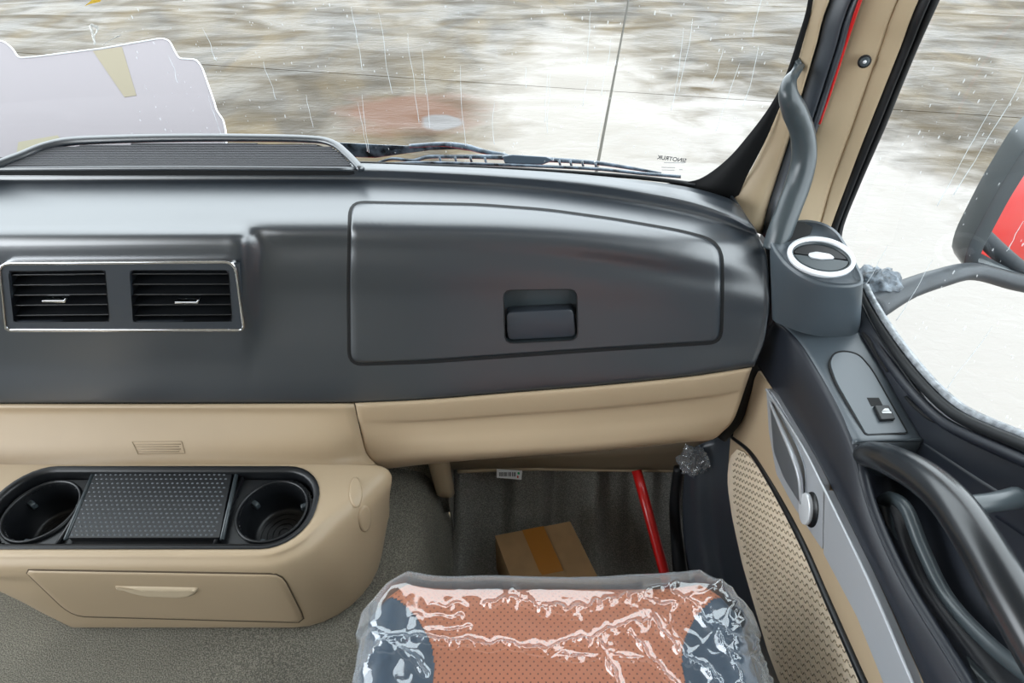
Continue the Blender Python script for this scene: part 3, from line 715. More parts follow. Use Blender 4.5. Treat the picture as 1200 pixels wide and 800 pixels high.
# tray liner
inn = [rrect(-.803, -.299, .409, .553, [.065] * 4, T0 + .0055), rrect(-.799, -.303, .413, .549, [.062] * 4, T0 + .006), rrect(-.793, -.309, .419, .543, [.056] * 4, T0 + .002), rrect(-.79, -.312, .422, .54, [.053] * 4, T0 - .025), rrect(-.788, -.314, .424, .538, [.051] * 4, T0 - .027)]
V, F = loft_rings(inn, 20); n_ = len(inn[0]); F = F + [tuple(range(19 * n_, 20 * n_))]
obj('tray_liner', V, F, M['black'], con, label='black oval tray liner')
def cup(cx, cy, r, lab):
    V = []; F = []; prof = [(r + .0035, -.001), (r + .003, .004), (r, .005), (r - .0015, .002), (r - .003, -.03), (r - .006, -.062), (r - .012, -.066), (.0, -.067)]
    # the cup wall sits on the liner: shown as a raised collar with its own well
    n = 40
    for (rr, h) in prof[:-1]:
        for k in range(n): a = 2 * math.pi * k / n; V.append(Vector((cx + rr * math.cos(a), cy + rr * math.sin(a), T0 - .012 + h)))
    for j in range(len(prof) - 2):
        for k in range(n): F.append((j * n + k, j * n + (k + 1) % n, (j + 1) * n + (k + 1) % n, (j + 1) * n + k))
    F.append(tuple(range((len(prof) - 2) * n, (len(prof) - 1) * n)))
    c = obj('cup_holder', V, F, M['black'], con, label=lab)
    for ang in (150, 25, 262):
        a = math.radians(ang); p = Vector((cx + (r - .006) * math.cos(a), cy + (r - .006) * math.sin(a), T0 - .03))
        obj('grip_tab', *box((p.x, p.y, p.z), (.014, .008, .012), a), M['gloss'], parent=c, bevel=.002)
    for k in range(9):
        rr = .008 + k * .0045
        obj('floor_ridge', *tube([Vector((cx + rr * math.cos(a), cy + rr * math.sin(a), T0 - .0765)) for a in np.linspace(0, 2 * math.pi, 25)], .0007, 4, 0, cap=False), M['black'], parent=c) if k % 2 == 0 else None
    return c
# rebuild liner floor with two round holes by lowering it under the cups
obj_l = [o for o in con.children if o.name.startswith('tray_liner')][0]
me = obj_l.data; fl = me.polygons[len(me.polygons) - 1]
import bmesh
bm = bmesh.new(); bm.from_mesh(me); bm.faces.ensure_lookup_table(); bm.faces.remove(bm.faces[-1]); bm.to_mesh(me); bm.free()
def plate_with_holes():
    """flat liner deck between collars: grid cells outside the two cups"""
    V = []; F = []; nx, ny = 150, 40; idx = {}
    x0, x1, y0, y1 = -.789, -.313, .423, .539
    def ok(x, y):
        r = .058
        if x < x0 + r and (x - x0 - r) ** 2 + (y - .481) ** 2 > .0582 ** 2: return False
        if x > x1 - r and (x - x1 + r) ** 2 + (y - .481) ** 2 > .0582 ** 2: return False
        for c in (-.730, -.372):
            if (x - c) ** 2 + (y - .481) ** 2 < .0505 ** 2: return False
        return True
    for i in range(nx):
        for j in range(ny):
            xa, xb = (x0 + (x1 - x0) * k / nx for k in (i, i + 1)); ya, yb = (y0 + (y1 - y0) * k / ny for k in (j, j + 1))
            if not ok((xa + xb) / 2, (ya + yb) / 2): continue
            q = []
            for (a, b) in ((i, j), (i + 1, j), (i + 1, j + 1), (i, j + 1)):
                if (a, b) not in idx: idx[(a, b)] = len(V); V.append(Vector((x0 + (x1 - x0) * a / nx, y0 + (y1 - y0) * b / ny, T0 - .013)))
                q.append(idx[(a, b)])
            F.append(tuple(q))
    return V, F
obj('tray_deck', *plate_with_holes(), M['black'], con, smooth=False, solid=.002)
cup(-.730, .481, .052, 'left black cup holder'); cup(-.372, .481, .052, 'right black cup holder')
# dividers and rubber mat
def ztop(px, py, z=T0 - .004): return at(px, py, z=z)
mp_px = [(111, 553), (272, 553), (257, 630), (80, 630)]
mat_o = obj('rubber_mat', *prism(mp_px, lambda a, b: at(a, b, z=T0 - .002), lambda a, b: at(a, b, z=T0 - .002) - Vector((0, 0, .012))), M['black'], con, smooth=False, bevel=.001, label='black ribbed rubber mat')
dots = []
for j in range(15):
    for i in range(27):
        u = (i + .5 + (.5 if j % 2 else 0)) / 28; v = (j + .6) / 15.3
        a = lerp2(mp_px[0], mp_px[1], u); b = lerp2(mp_px[3], mp_px[2], u); p = at(*lerp2(a, b, v), z=T0 - .002); r = .0021
        Vd = [p + Vector((r * math.cos(k * math.pi / 3) * 1.1, r * math.sin(k * math.pi / 3) * .8, 0)) for k in range(6)] + [p + Vector((0, 0, .0016))]
        dots.append((Vd, [(k, (k + 1) % 6, 6) for k in range(6)]))
obj('mat_dots', *join(dots), M['pearl'], parent=mat_o, kind='stuff', smooth=False)
for (a, b) in (((111, 551), (77, 632)), ((278, 552), (260, 632))):
    p, q = ztop(*a), ztop(*b)
    obj('divider', *tube([p, q], .0032, 8, 2), M['gloss'], con)
    obj('divider_wall', *box(((p.x + q.x) / 2, .481, T0 - .012), (.004, .118, .012)), M['black'], con)
# drawer
drw = rpoly([(27, 667), (331, 672), (357, 724), (352, 729), (92, 722), (76, 714)], [6, 12, 8, 8, 16, 10], 4)
obj('drawer_gap', *pad(inset(resamp(drw, 90), -1), CB, .0005, .0008, .8, hole=inset(resamp(drw, 90), 5)), mat('brown_gap', srgb(92, 78, 60), .7), con)
dr = obj('drawer', *pad(inset(resamp(drw, 90), .8), CB, .0022, .0008, 1.5), M['beige'], con, label='wide beige drawer front')
hd = rpoly([(134, 684), (236, 686), (228, 696), (212, 699), (170, 697), (150, 692)], [2, 5, 6, 8, 8, 8], 4)
obj('drawer_pull', *pad(resamp(hd, 50), CB, .0055, .001, 3), mat('pale_beige_pull', srgb(208, 190, 162), .45), parent=dr, label='crescent pull of the drawer')
for (x, y, rx, ry) in ((417, 577, 8, 18), (427, 607, 7.5, 16)):
    el = [(x + rx * math.cos(a), y + ry * math.sin(a)) for a in np.linspace(0, 2 * math.pi, 31)[:-1]]
    obj('round_boss', *pad(el, CB, .0034, .001, 2.2), M['beige'], con)

# ================================================================== FLOOR, FOOTWELL
# engine tunnel (raised, carpeted) and footwell
def wav(x): return .013 * math.sin(x * 42) + .006 * math.sin(x * 101 + 1)
floor = thing('floor', 'speckled grey carpet over the raised engine tunnel and footwell', 'carpet', (0, .3, 0), kind='structure')
def prof_rows():
    rows = []
    for y in (-1.2, -.6, 0, .2, .35, .45, .55, .65, .72):
        e = -.172 + .0 * y
        rows.append([Vector((-1.75, y, .25)), Vector((-1.2, y, .25)), Vector((-.6, y, .25)), Vector((-.30, y, .25)), Vector((e - .05, y, .243)), Vector((e - .012, y, .225)), Vector((e + .005, y, .18)), Vector((e + .02, y, .1)), Vector((e + .032, y, .02)), Vector((e + .05, y, .002)), Vector((e + .09, y, .0))])
    return rows
V, F = loft(prof_rows(), 90, 30); obj('tunnel_carpet', V, F, M['carpet'], floor, solid=.004)
R_ = []
for k, (y, z) in enumerate(((-1.2, 0), (.3, 0), (.58, 0), (.66, .01), (.72, .05), (.78, .13), (.83, .24), (.86, .40), (.87, .6))):
    R_.append([Vector((x, y - (wav(x) * min(1, max(0, (z) * 8 + .35)) if y > .5 else 0), z + (wav(x) * .8 if y > .5 and z < .2 else 0))) for x in np.linspace(-.14, .45, 60)])
V, F = loft(R_, 120, 50); obj('footwell_carpet', V, F, M['carpet2'], floor, solid=.004, label='dark ribbed carpet of the footwell')
obj('firewall_carpet', *loft([[Vector((-1.75, .70, .1)), Vector((-.9, .70, .1)), Vector((-.135, .70, .1))], [Vector((-1.75, .74, .5)), Vector((-.9, .74, .5)), Vector((-.135, .74, .5))]], 20, 6), M['carpet'], floor, solid=.004)
obj('tunnel_side', *loft([[Vector((-.135, .69, .0)), Vector((-.135, .90, .0))], [Vector((-.135, .69, .6)), Vector((-.135, .9, .6))]], 10, 6), M['carpet2'], floor, solid=.004)
# kick panel and inner cab side in dark plastic
kick = thing('wall_right', 'dark navy plastic kick panel between footwell and door', 'wall', (.42, .6, 0), kind='structure')
KP = [[at(806, 528, y=.70), at(800, 580, y=.66), at(802, 640, y=.60), at(812, 700, y=.53), at(825, 760, y=.47)],
      [at(818, 522, y=.685), at(815, 575, y=.64), at(820, 635, y=.58), at(832, 695, y=.51), at(845, 760, y=.45)],
      [at(838, 514, y=.68), at(835, 570, y=.63), at(842, 632, y=.57), at(855, 695, y=.50), at(870, 760, y=.44)],
      [at(862, 500, x=.405), at(862, 570, x=.41), at(880, 660, x=.41), at(905, 760, x=.41), at(920, 810, x=.41)]]
obj('kick_panel', *loft(KP, 40, 24), M['slate_door'], kick, solid=.004)
obj('side_panel', *box((.47, .0, .16), (.01, 1.3, .3)), M['slate_door'], kick)
obj('front_side_panel', *box((.47, .80, .36), (.01, .25, .70)), M['matte'], kick)
obj('rear_side_panel', *box((.52, -.75, .85), (.02, .9, 1.75)), M['headliner'], kick)

# roof, back wall, left side: enclose the cab so that light enters by the windows
cl = thing('ceiling', 'grey beige cab headliner overhead', 'ceiling', (-.6, -.2, 1.74), kind='structure')
obj('headliner', *box((-.63, -.22, 1.75), (2.34, 1.95, .02)), M['headliner'], cl)
obj('added_header', *loft([[Vector((x, yw(x, 1.45) - .02, 1.44)) for x in (-1.75, -1.2, -.6, 0, .37)], [Vector((x, yw(x, 1.45) - .05, 1.5)) for x in (-1.75, -1.2, -.6, 0, .37)], [Vector((x, .70, 1.715)) for x in (-1.75, -1.2, -.6, 0, .42)], [Vector((x, .60, 1.74)) for x in (-1.75, -1.2, -.6, 0, .44)]], 20, 12), M['headliner'], cl, solid=.01)  # unseen header added to keep sky reflections off the flat seat plastic
wb = thing('wall_back', 'grey beige rear cab wall behind the seats', 'wall', (-.6, -1.2, 0), kind='structure')
obj('rear_wall', *box((-.6, -1.21, .87), (2.3, .02, 1.76)), M['headliner'], wb)
wl = thing('wall_left', 'lower driver door wall on the far left', 'wall', (-1.76, 0, 0), kind='structure')
obj('door_lower', *box((-1.77, -.2, .35), (.02, 2.0, .7)), M['slate_door'], wl)

# ================================================================== DOOR
door = thing('door_1', 'passenger truck door with pull handle, silver strip and window', 'door', (.42, .2, .3), kind='structure')
DX = .40
dpl = Plane((DX, 0, 0), (-1, 0, 0))
# beige frame of the door beside the pillar
C, Dm, Dr, Gr = PL_['cSealR'], PL_['cDoorM'], PL_['cDoorR'], PL_['cGlR']
obj('frame_cover', *loft([mid(C, Dm, .0, (0, .004, 0)), mid(C, Dm, .04, (0, -.001, 0)), mid(C, Dm, .5, (0, -.002, 0)), mid(C, Dm, .985)], 60, 12), M['beige2'], door, solid=.003, label='beige door frame cover')
obj('frame_lip', *loft([mid(Dm, Dr, .03, (0, .0, 0)), mid(Dm, Dr, .08, (0, -.002, 0)), mid(Dm, Dr, .9, (0, -.002, 0)), mid(Dm, Dr, 1, (0, .003, 0))], 60, 12), M['beige2'], door, solid=.003, label='beige lip beside the window seal')
obj('frame_groove', *strip([mid(Dm, Dr, -.08, (0, .002, 0)), mid(Dm, Dr, .1, (0, .002, 0))], 60), M['beige_mid'], door, solid=.001)
obj('window_channel', *loft([mid(Dr, Gr, 0, (0, .006, 0)), mid(Dr, Gr, .1, (0, -.004, 0)), mid(Dr, Gr, .35, (0, -.007, 0)), mid(Dr, Gr, .5, (0, .002, 0)), mid(Dr, Gr, .62, (0, -.004, 0)), mid(Dr, Gr, .9, (0, -.003, 0)), mid(Dr, Gr, 1, (0, .008, 0))], 60, 26), M['rubber'], door, solid=.003, label='black rubber window channel')
screw(1013, 72, .698, .0075, (-.35, -.9, .05), door)
# door card in beige
card_px = [(888, 434), (903, 452), (948, 530), (1010, 650), (1085, 810), (1180, 1010), (1100, 1080), (1000, 940), (915, 800), (900, 762), (884, 708), (870, 660), (858, 605), (853, 570), (853, 545), (856, 508), (868, 478)]
obj('door_card', *slab(card_px, dpl, 0, -.02), M['beige'], door, smooth=False, bevel=.002)
pipe = [(858, 512), (880, 530), (900, 560), (922, 598), (945, 643), (970, 700), (1016, 803), (1070, 920)]
obj('piping', *tube([dpl.at(*p, .001) for p in pipe], [.003, .0055, .0055], 8, 50, flat=1), M['black'], door)
fab = [(858, 533), (868, 523), (888, 541), (915, 585), (940, 634), (965, 690), (1012, 800), (1050, 890), (990, 915), (916, 802), (901, 762), (885, 708), (871, 660), (859, 605), (854, 570), (854, 548)]
fo = obj('fabric_insert', *slab(inset(resamp(fab, 80), 1), dpl, .004, -.002), M['fabric'], door, smooth=False, bevel=.001, label='beige woven fabric insert')
ribs = []; fabi = inset(resamp(fab, 80), 4)
dA = Vector((0, -.7, .7)); dB = Vector((0, .7, .7))
for ia in range(-48, 48):
    for ib in range(-48, 48):
        p = Vector((DX - .0045, .33, .42)) + dA * (.0128 * ia + (ib % 2) * .0) + dB * (.0112 * ib); q = topx(p)
        if not inside(fabi, *q) or q[1] > 840: continue
        pts = [p + dA * (.0058 * s_) + dB * (.0029 * math.sin(s_ * 3.0)) for s_ in (-1, -.66, -.33, 0, .33, .66, 1)]
        ribs.append(tube(pts, .0008, 4, 0))
obj('wave_stitches', *join(ribs), M['fabric_rib'], parent=fo, kind='stuff', smooth=False)
# silver strip
s1 = [(903, 454), (913, 463), (945, 517), (971, 568), (970, 644), (955, 622), (935, 592), (915, 555), (906, 505)]
s2 = [(974, 573), (1012, 648), (1045, 720), (1082, 805), (1130, 910), (1085, 900), (1046, 805), (1012, 722), (972, 648)]
st1 = obj('lever_plate', *slab(rpoly(s1, 3, 3), dpl, .007, -.002), M['silver'], door, smooth=False, bevel=.002, label='silver plate around the inner door lever')
obj('accent_strip', *slab(rpoly(s2, 3, 3), dpl, .008, -.002), M['silver'], door, smooth=False, bevel=.003, label='long brushed silver accent strip')
obj('strip_edge', *tube([dpl.at(*p, .009) for p in ((905, 456), (946, 519), (973, 570), (1012, 648), (1045, 719), (1083, 806), (1130, 905))], .0022, 8, 60), M['silver'], door)
obj('lever', *slab(rpoly([(908, 470), (915, 475), (940, 520), (950, 545), (952, 580), (944, 590), (925, 560), (913, 530)], 5, 4), dpl, .0085, .004), mat('dark_silver_recess', srgb(140, 145, 150), .35, metal=.6), parent=st1, bevel=.0015)
obj('lever_grip', *tube([dpl.at(*p, o) for p, o in (((911, 470), .012), ((930, 505), .016), ((945, 535), .018), ((951, 560), .016), ((950, 590), .012))], [.002, .003, .0035, .003], 8, 24), M['silver'], parent=st1, label='silver lever edge')
obj('lock_knob_well', *slab([(958 + 8 * math.cos(a), 597 + 21 * math.sin(a)) for a in np.linspace(0, 2 * math.pi, 25)[:-1]], dpl, .0088, .004), M['black'], parent=st1)
obj('lock_knob', *slab([(954 + 7 * math.cos(a), 596 + 19 * math.sin(a)) for a in np.linspace(0, 2 * math.pi, 25)[:-1]], dpl, .014, .006), M['satin'], parent=st1, bevel=.002, label='small satin lock knob')
# upper trim: face between silver strip and ledge crease
def X(pts): return [at(p[0], p[1], x=p[2]) for p in pts]
rA = X([(886, 425, .400), (903, 452, .400), (924, 483, .400), (948, 522, .400), (975, 572, .400), (1013, 648, .400), (1047, 718, .400), (1085, 805, .400), (1140, 925, .400)])
rB = X([(906, 376, .398), (930, 398, .403), (955, 436, .406), (984, 490, .409), (1003, 535, .409), (1022, 600, .408), (1058, 680, .407), (1125, 790, .407), (1190, 900, .407)])
rAm = [a.lerp(b, .5) + Vector((-.004, 0, 0)) for a, b in zip(rA, rB)]
FVF = loft([rA, rAm, rB, [b + Vector((.008, 0, .002)) for b in rB]], 60, 16)
obj('upper_face', *FVF, M['navyp'], door, solid=.003)
rB1 = X([(906, 376, .398), (930, 398, .403), (955, 436, .406), (984, 490, .409), (1000, 519, .410)])
rC1 = X([(1000, 378, .480), (1015, 402, .483), (1032, 430, .486), (1060, 480, .488), (1082, 517, .489)])
LVF = loft([[p + Vector((.001, 0, -.004)) for p in rB1], [p + Vector((.003, 0, .001)) for p in rB1], [a.lerp(b, .1) + Vector((0, 0, .003)) for a, b in zip(rB1, rC1)], [a.lerp(b, .55) + Vector((0, 0, .003)) for a, b in zip(rB1, rC1)], rC1], 40, 24)
LB = bvh(LVF); obj('ledge', *LVF, M['podg'], door, solid=.003, label='door top ledge with the window switch')
e0 = [p.lerp(q_, u) + Vector((0, .001, .002)) for p, q_ in ((rB1[-1], rC1[-1]),) for u in (0, .08, .3, .55, .8, 1)]
obj('ledge_end', *loft([e0, [p + Vector((0, -.003, -.004)) for p in e0], [p + Vector((0, -.004, -.05)) for p in e0], [p + Vector((0, -.004, -.25)) for p in e0]], 20, 10), M['podg'], door, solid=.003)
# recess below/behind the ledge and outer wall
rBr = X([(1003, 535, .409), (1022, 600, .408), (1058, 680, .407), (1125, 790, .407), (1190, 900, .407)])
rP1 = X([(1012, 535, .45), (1036, 595, .45), (1075, 680, .45), (1145, 780, .45), (1215, 880, .45)])
rP2 = X([(1030, 535, .478), (1062, 590, .475), (1110, 665, .47), (1185, 760, .47), (1260, 850, .47)])
rP3 = X([(1060, 528, .486), (1105, 570, .484), (1150, 625, .484), (1220, 700, .484), (1310, 780, .484)])
rP4 = X([(1082, 518, .489), (1110, 536, .489), (1150, 562, .489), (1230, 612, .489), (1330, 680, .489)])
obj('armrest_pocket', *loft([rBr, rP1, rP2, rP3, rP4], 50, 40), M['navyp'], door, solid=.003, label='recessed pocket behind the pull handle')
# window sill strip with demister slots
sl0 = X([(1000, 378, .480), (1015, 402, .483), (1032, 430, .486), (1060, 480, .488), (1082, 517, .489), (1110, 536, .489), (1150, 562, .489), (1230, 612, .489), (1330, 680, .489)])
sl1 = X([(1011, 353, .492), (1023, 376, .493), (1040, 404, .494), (1070, 447, .495), (1095, 478, .495), (1123, 502, .495), (1160, 524, .495), (1230, 557, .495), (1330, 600, .495)])
SVF = loft([[p + Vector((-.002, 0, -.03)) for p in sl0], sl0, [a.lerp(b, .2) + Vector((0, 0, .003)) for a, b in zip(sl0, sl1)], [a.lerp(b, .8) + Vector((0, 0, .003)) for a, b in zip(sl0, sl1)], sl1, [p + Vector((.012, 0, -.012)) for p in sl1], [p + Vector((.02, 0, -.04)) for p in sl1]], 70, 24)
SB = bvh(SVF); obj('window_sill', *SVF, M['navyp'], door, solid=.003)
for pts in ([(1011, 390), (1018, 398), (1030, 418), (1041, 435)], [(1062, 465), (1075, 478), (1092, 491), (1108, 498)], [(1142, 516), (1160, 526), (1180, 536), (1200, 544)]):
    obj('demister_slot', *tube([cast(SB, *p, .0004) for p in pts], [.0025, .0035, .0035, .0025], 8, 16, flat=.8), M['matte'], door)
seal = [at(x, y, x=xx) for x, y, xx in ((1006, 345, .497), (1014, 362, .497), (1030, 389, .497), (1055, 425, .497), (1085, 461, .497), (1112, 486, .497), (1140, 502, .497), (1200, 528, .497), (1330, 582, .497))]
obj('outer_seal', *tube([p + Vector((0, 0, .006)) for p in seal], .0072, 10, 60), M['rubber'], door)
seal2 = [p + Vector((-.006, 0, -.008)) for p in seal]
obj('inner_seal', *tube(seal2, .0065, 10, 60), M['navyp'], door)
obj('seal_base', *loft([[p + Vector((-.004, 0, .001)) for p in sl1], [p + Vector((.004, 0, -.002)) for p in sl1], [p + Vector((.012, 0, -.008)) for p in seal], [p + Vector((.014, 0, -.03)) for p in seal]], 60, 12), M['rubber'], door, solid=.002)
obj('glass_edge_strip', *tube([p + Vector((.004, 0, .0155)) for p in seal], .0045, 6, 60), mat('wet_grey_edge', srgb(150, 155, 160), .3, var=.4, vscale=120), door)
# switch panel
swp = Plane(cast(LB, 1015, 455), (cast(LB, 1040, 455) - cast(LB, 990, 455)).cross(cast(LB, 1015, 480) - cast(LB, 1015, 430)))
so = rpoly([(971, 425), (977, 414), (991, 412), (1006, 416), (1021, 433), (1063, 508), (1014, 510), (978, 447)], [9, 9, 9, 12, 12, 2, 2, 14], 5)
so = resamp(so, 80)
obj('switch_gap', *ring(inset(so, -1.2), inset(so, .3), swp, .0016, -.003), M['matte'], door)
spn = obj('switch_panel', *slab(inset(so, .6), swp, .002, -.003), M['podg'], door, smooth=False, bevel=.0006, label='teardrop window switch panel')
obj('switch_opening', *slab([(1015, 467), (1029, 467), (1034, 476.5), (1020, 477)], swp, .0023, 0), M['matte'], parent=spn, smooth=False)
sw = obj('window_switch', *slab([(1022, 478), (1039, 478), (1047, 494), (1030, 495)], swp, .007, 0), M['black'], parent=spn, smooth=False, bevel=.0012, label='black window switch with a white car door symbol')
ic = [slab([(1031, 485), (1034, 482.5), (1038, 482.5), (1040, 485.5)], swp, .0078, .006), slab([(1030.5, 486), (1041, 486), (1042, 488), (1031.5, 488)], swp, .0078, .006)]
obj('switch_symbol', *join(ic), M['paper'], parent=spn, smooth=False)
# pull handle
ph = [(1010, 537, .43), (1022, 533, .415), (1050, 542, .402), (1085, 562, .396), (1118, 593, .39), (1150, 640, .385), (1185, 700, .383), (1225, 770, .385), (1280, 860, .39), (1330, 920, .42)]
pv = [at(x, y, x=xx) for x, y, xx in ph]
pull = obj('pull_handle', *tube(pv, [.014, .017, .0175, .018, .018], 18, 70), M['pull'], door, label='thick satin black pull handle')
obj('handle_strut', *tube([at(1128, 592, x=.40), at(1165, 588, x=.432), at(1192, 583, x=.462)], [.008, .0085, .010], 14, 12), M['gloss'], door)
pk = [(1034, 588), (1044, 583), (1062, 596), (1080, 640), (1110, 700), (1160, 755), (1225, 810), (1240, 840), (1190, 830), (1130, 775), (1085, 720), (1048, 645)]
pkr = [at(x, y, x=.446) for x, y in pk + [pk[0]]]
obj('pocket_lip', *tube(pkr, .0075, 10, 90), M['gloss'], door)
# vent pod on the door corner
tp = plane3(at(960, 330, t=.735), at(1010, 328, t=.728), at(940, 260, t=.785))
pod_top = [(903, 284), (905, 275), (912, 266), (925, 259), (945, 256), (966, 260), (982, 270), (993, 286), (1004, 306), (1012, 322), (1012, 331), (1003, 335), (985, 336), (962, 333), (940, 324), (922, 311), (911, 298)]
pod_bot = [(905, 373), (906, 362), (913, 345), (925, 335), (945, 330), (966, 330), (982, 336), (993, 345), (1002, 362), (1007, 380), (1007, 391), (1000, 396), (982, 396), (960, 394), (938, 389), (920, 382), (910, 378)]
botp = plane3(at(960, 394, t=.80), at(1007, 391, t=.80), at(905, 373, t=.835))
pt = [Vector((*p, 0)) for p in pod_top]; pb = [Vector((*p, 0)) for p in pod_bot]
def closed_crom(P, n):
    N_ = len(P); Q = crom([Vector((*p, 0)) for p in P[-3:] + P + P[:3]], 400)
    # use arc fraction between index 3 and N+3
    out = []
    full = []
    for i in range(N_):
        a, b, c, d = (Vector((*P[(i + k) % N_], 0)) for k in (-1, 0, 1, 2))
        for k in range(4):
            u = k / 4; full.append(.5 * ((2 * b) + (c - a) * u + (2 * a - 5 * b + 4 * c - d) * u * u + (3 * b - a - 3 * c + d) * u ** 3))
    return [(q.x, q.y) for q in full]
PT = closed_crom(pod_top, 0); PB = closed_crom(pod_bot, 0); NP = len(PT)
PTi = inset(PT, 4)
rT = [tp.at(*p) for p in PTi]; rE = [tp.at(*p) - tp.n * .0008 for p in inset(PT, 1)]; rE2 = [tp.at(*p) - tp.n * .004 for p in PT]
rM = [tp.at(*p) - tp.n * .004 for p in PT]; rBo = [botp.at(*p) for p in PB]
holec = (961, 302)
vent_o = [(962 + 40 * math.cos(a) * 1.0, 302 + 23 * math.sin(a) + 40 * math.cos(a) * .14) for a in np.linspace(0, 2 * math.pi, 61)[:-1]]
RG = [rE, rE2]
for u in (.15, .4, .7, 1.0):
    RG.append([a.lerp(b, u) for a, b in zip(rE2, rBo)])
V = []; F = []
allr = [rT] + RG
for r in allr: V += r
for k in range(len(allr) - 1):
    for i in range(NP): F.append((k * NP + i, k * NP + (i + 1) % NP, (k + 1) * NP + (i + 1) % NP, (k + 1) * NP + i))
# top cap: ring from outline to the vent opening, so the vent can sit in a real well
vent_in = radial(vent_o, holec, angs_for(PTi, holec))
rV = [tp.at(*p) for p in vent_in]; b0 = len(V); V += rV
for i in range(NP): F.append((i, (i + 1) % NP, b0 + (i + 1) % NP, b0 + i))
rW = [p - tp.n * .02 for p in rV]; b1 = len(V); V += rW
for i in range(NP): F.append((b0 + i, b0 + (i + 1) % NP, b1 + (i + 1) % NP, b1 + i))
V, F = orient(V, F)
pod = obj('vent_pod', V, F, M['podg'], door, label='slate grey pod holding a round vent')
vo = resamp(vent_o, 60)
obj('vent_ring', *ring(vo, inset(vo, 5.5), tp, .004, -.004), M['satin'], parent=pod, bevel=.0015, label='satin silver vent ring')
vi_ = inset(vo, 5.5)
obj('vent_inner_ring', *ring(vi_, inset(vi_, 1.5), tp, .002, -.014), M['gloss'], parent=pod)
cen = (sum(p[0] for p in vi_) / 60, sum(p[1] for p in vi_) / 60)
# tilting disc in two halves
upper = [p for p in inset(vi_, 2.5) if p[1] < 301 + (p[0] - 962) * .14]; lower = [p for p in inset(vi_, 2.5) if p[1] >= 301 + (p[0] - 962) * .14]
def by_ang(pp): return sorted(pp, key=lambda p: math.atan2(p[1] - cen[1], p[0] - cen[0]))
lo = by_ang(lower); obj('vent_flap', *slab(lo, tp, .001, -.006), M['gloss'], parent=pod, smooth=False, bevel=.0008)
up = sorted(upper, key=lambda p: p[0]); obj('vent_flap', *slab(up, tp, .0, -.008), M['black'], parent=pod, smooth=False, bevel=.0008, label='glossy black upper vent flap')
obj('flap_tab', *slab(rpoly([(946, 298), (956, 296), (972, 299), (978, 304), (962, 305), (949, 303)], 3, 3), tp, .003, 0), M['satin'], parent=pod, bevel=.0006)
wellp = [(922 + 22 * math.cos(a), 273 + 9 * math.sin(a) - 6 * math.cos(a) * .3) for a in np.linspace(0, 2 * math.pi, 33)[:-1]]
obj('handle_well', *slab([(912, 284), (907, 272), (911, 264), (925, 260), (942, 261), (952, 267), (949, 275), (934, 280), (920, 284)], tp, .0012, -.003), M['matte'], parent=pod, smooth=False)
# shade in the seam between dashboard and door, put in as black tube and strip
sm = [(908, 262, .86), (905, 290, .86), (903, 330, .87), (898, 375, .90), (890, 415, .93), (876, 455, .96), (862, 490, .99), (845, 512, 1.01)]
obj('seam_shade', *tube([at(x, y, t=t) for x, y, t in sm], .011, 10, 50), M['matte'], door, label='black tube standing for the shade in the door seam')
obj('gap_filler', *strip([[at(x - 8, y, t=t + .03) for x, y, t in sm], [at(x + 16, y, t=t + .02) for x, y, t in sm]], 30), M['matte'], door, solid=.004)
# outside of the door: red skin below the glass
obj('outer_skin', *box((.555, .17, .38), (.02, 1.15, .62)), M['red'], door, bevel=.01, label='red painted outside of the door')

sg_ = thing('window_2', 'rain-dotted side window glass of the passenger door', 'window', (.50, .3, .76), kind='structure')
def sideg(y, z, o=0): return Vector((.503 - .035 * (z - .78) + o, y, z))
obj('glass_pane', *loft([[sideg(y, z) for y in (-.3, .0, .3, .55, .755 - .03 * (z - .75))] for z in (.70, 1.0, 1.35, 1.72)], 16, 8), M['glass'], sg_)
def sfn(px, py):
    pl = Plane((.503, 0, .78), (-1, 0, -.035)); p = pl.at(px, py) + Vector((.005, 0, 0)); return p, Vector((-1, 0, -.03)).normalized() * -1, Vector((0, -.0, 1))
drops(150, sfn, (1010, 60, 1200, 500), (.0010, .0022), 'rain_drops', sg_, 6)

# ================================================================== GRAB HANDLE
gh = [(938, 78, .722), (933, 84, .712), (925, 96, .700), (924, 112, .700), (931, 130, .715), (940, 155, .735), (942, 185, .755), (935, 215, .768), (924, 245, .775), (914, 272, .782), (908, 292, .79)]
gpts = [at(x, y, t=t) for x, y, t in gh]
g0 = thing('grab_handle', 'slate grey curved grab handle bolted to the windscreen pillar', 'handle', gpts[-1])
obj('grip_bar', *tube(gpts, [.004, .006, .011, .0145, .0145, .0155, .0165, .0165, .0165, .0165], 18, 90), M['gloss'], g0)
p = at(936, 76, t=.722)
obj('mount_bolt', *tube([p + Vector((0, .012, .004)), p + Vector((0, -.002, 0))], [.004, .004], 12, 2), M['gloss'], g0)
obj('mount_tab', *tube([at(938, 74, t=.728), at(934, 82, t=.712), at(926, 94, t=.70)], [.007, .006, .007], 10, 10, flat=.5), M['gloss'], g0)

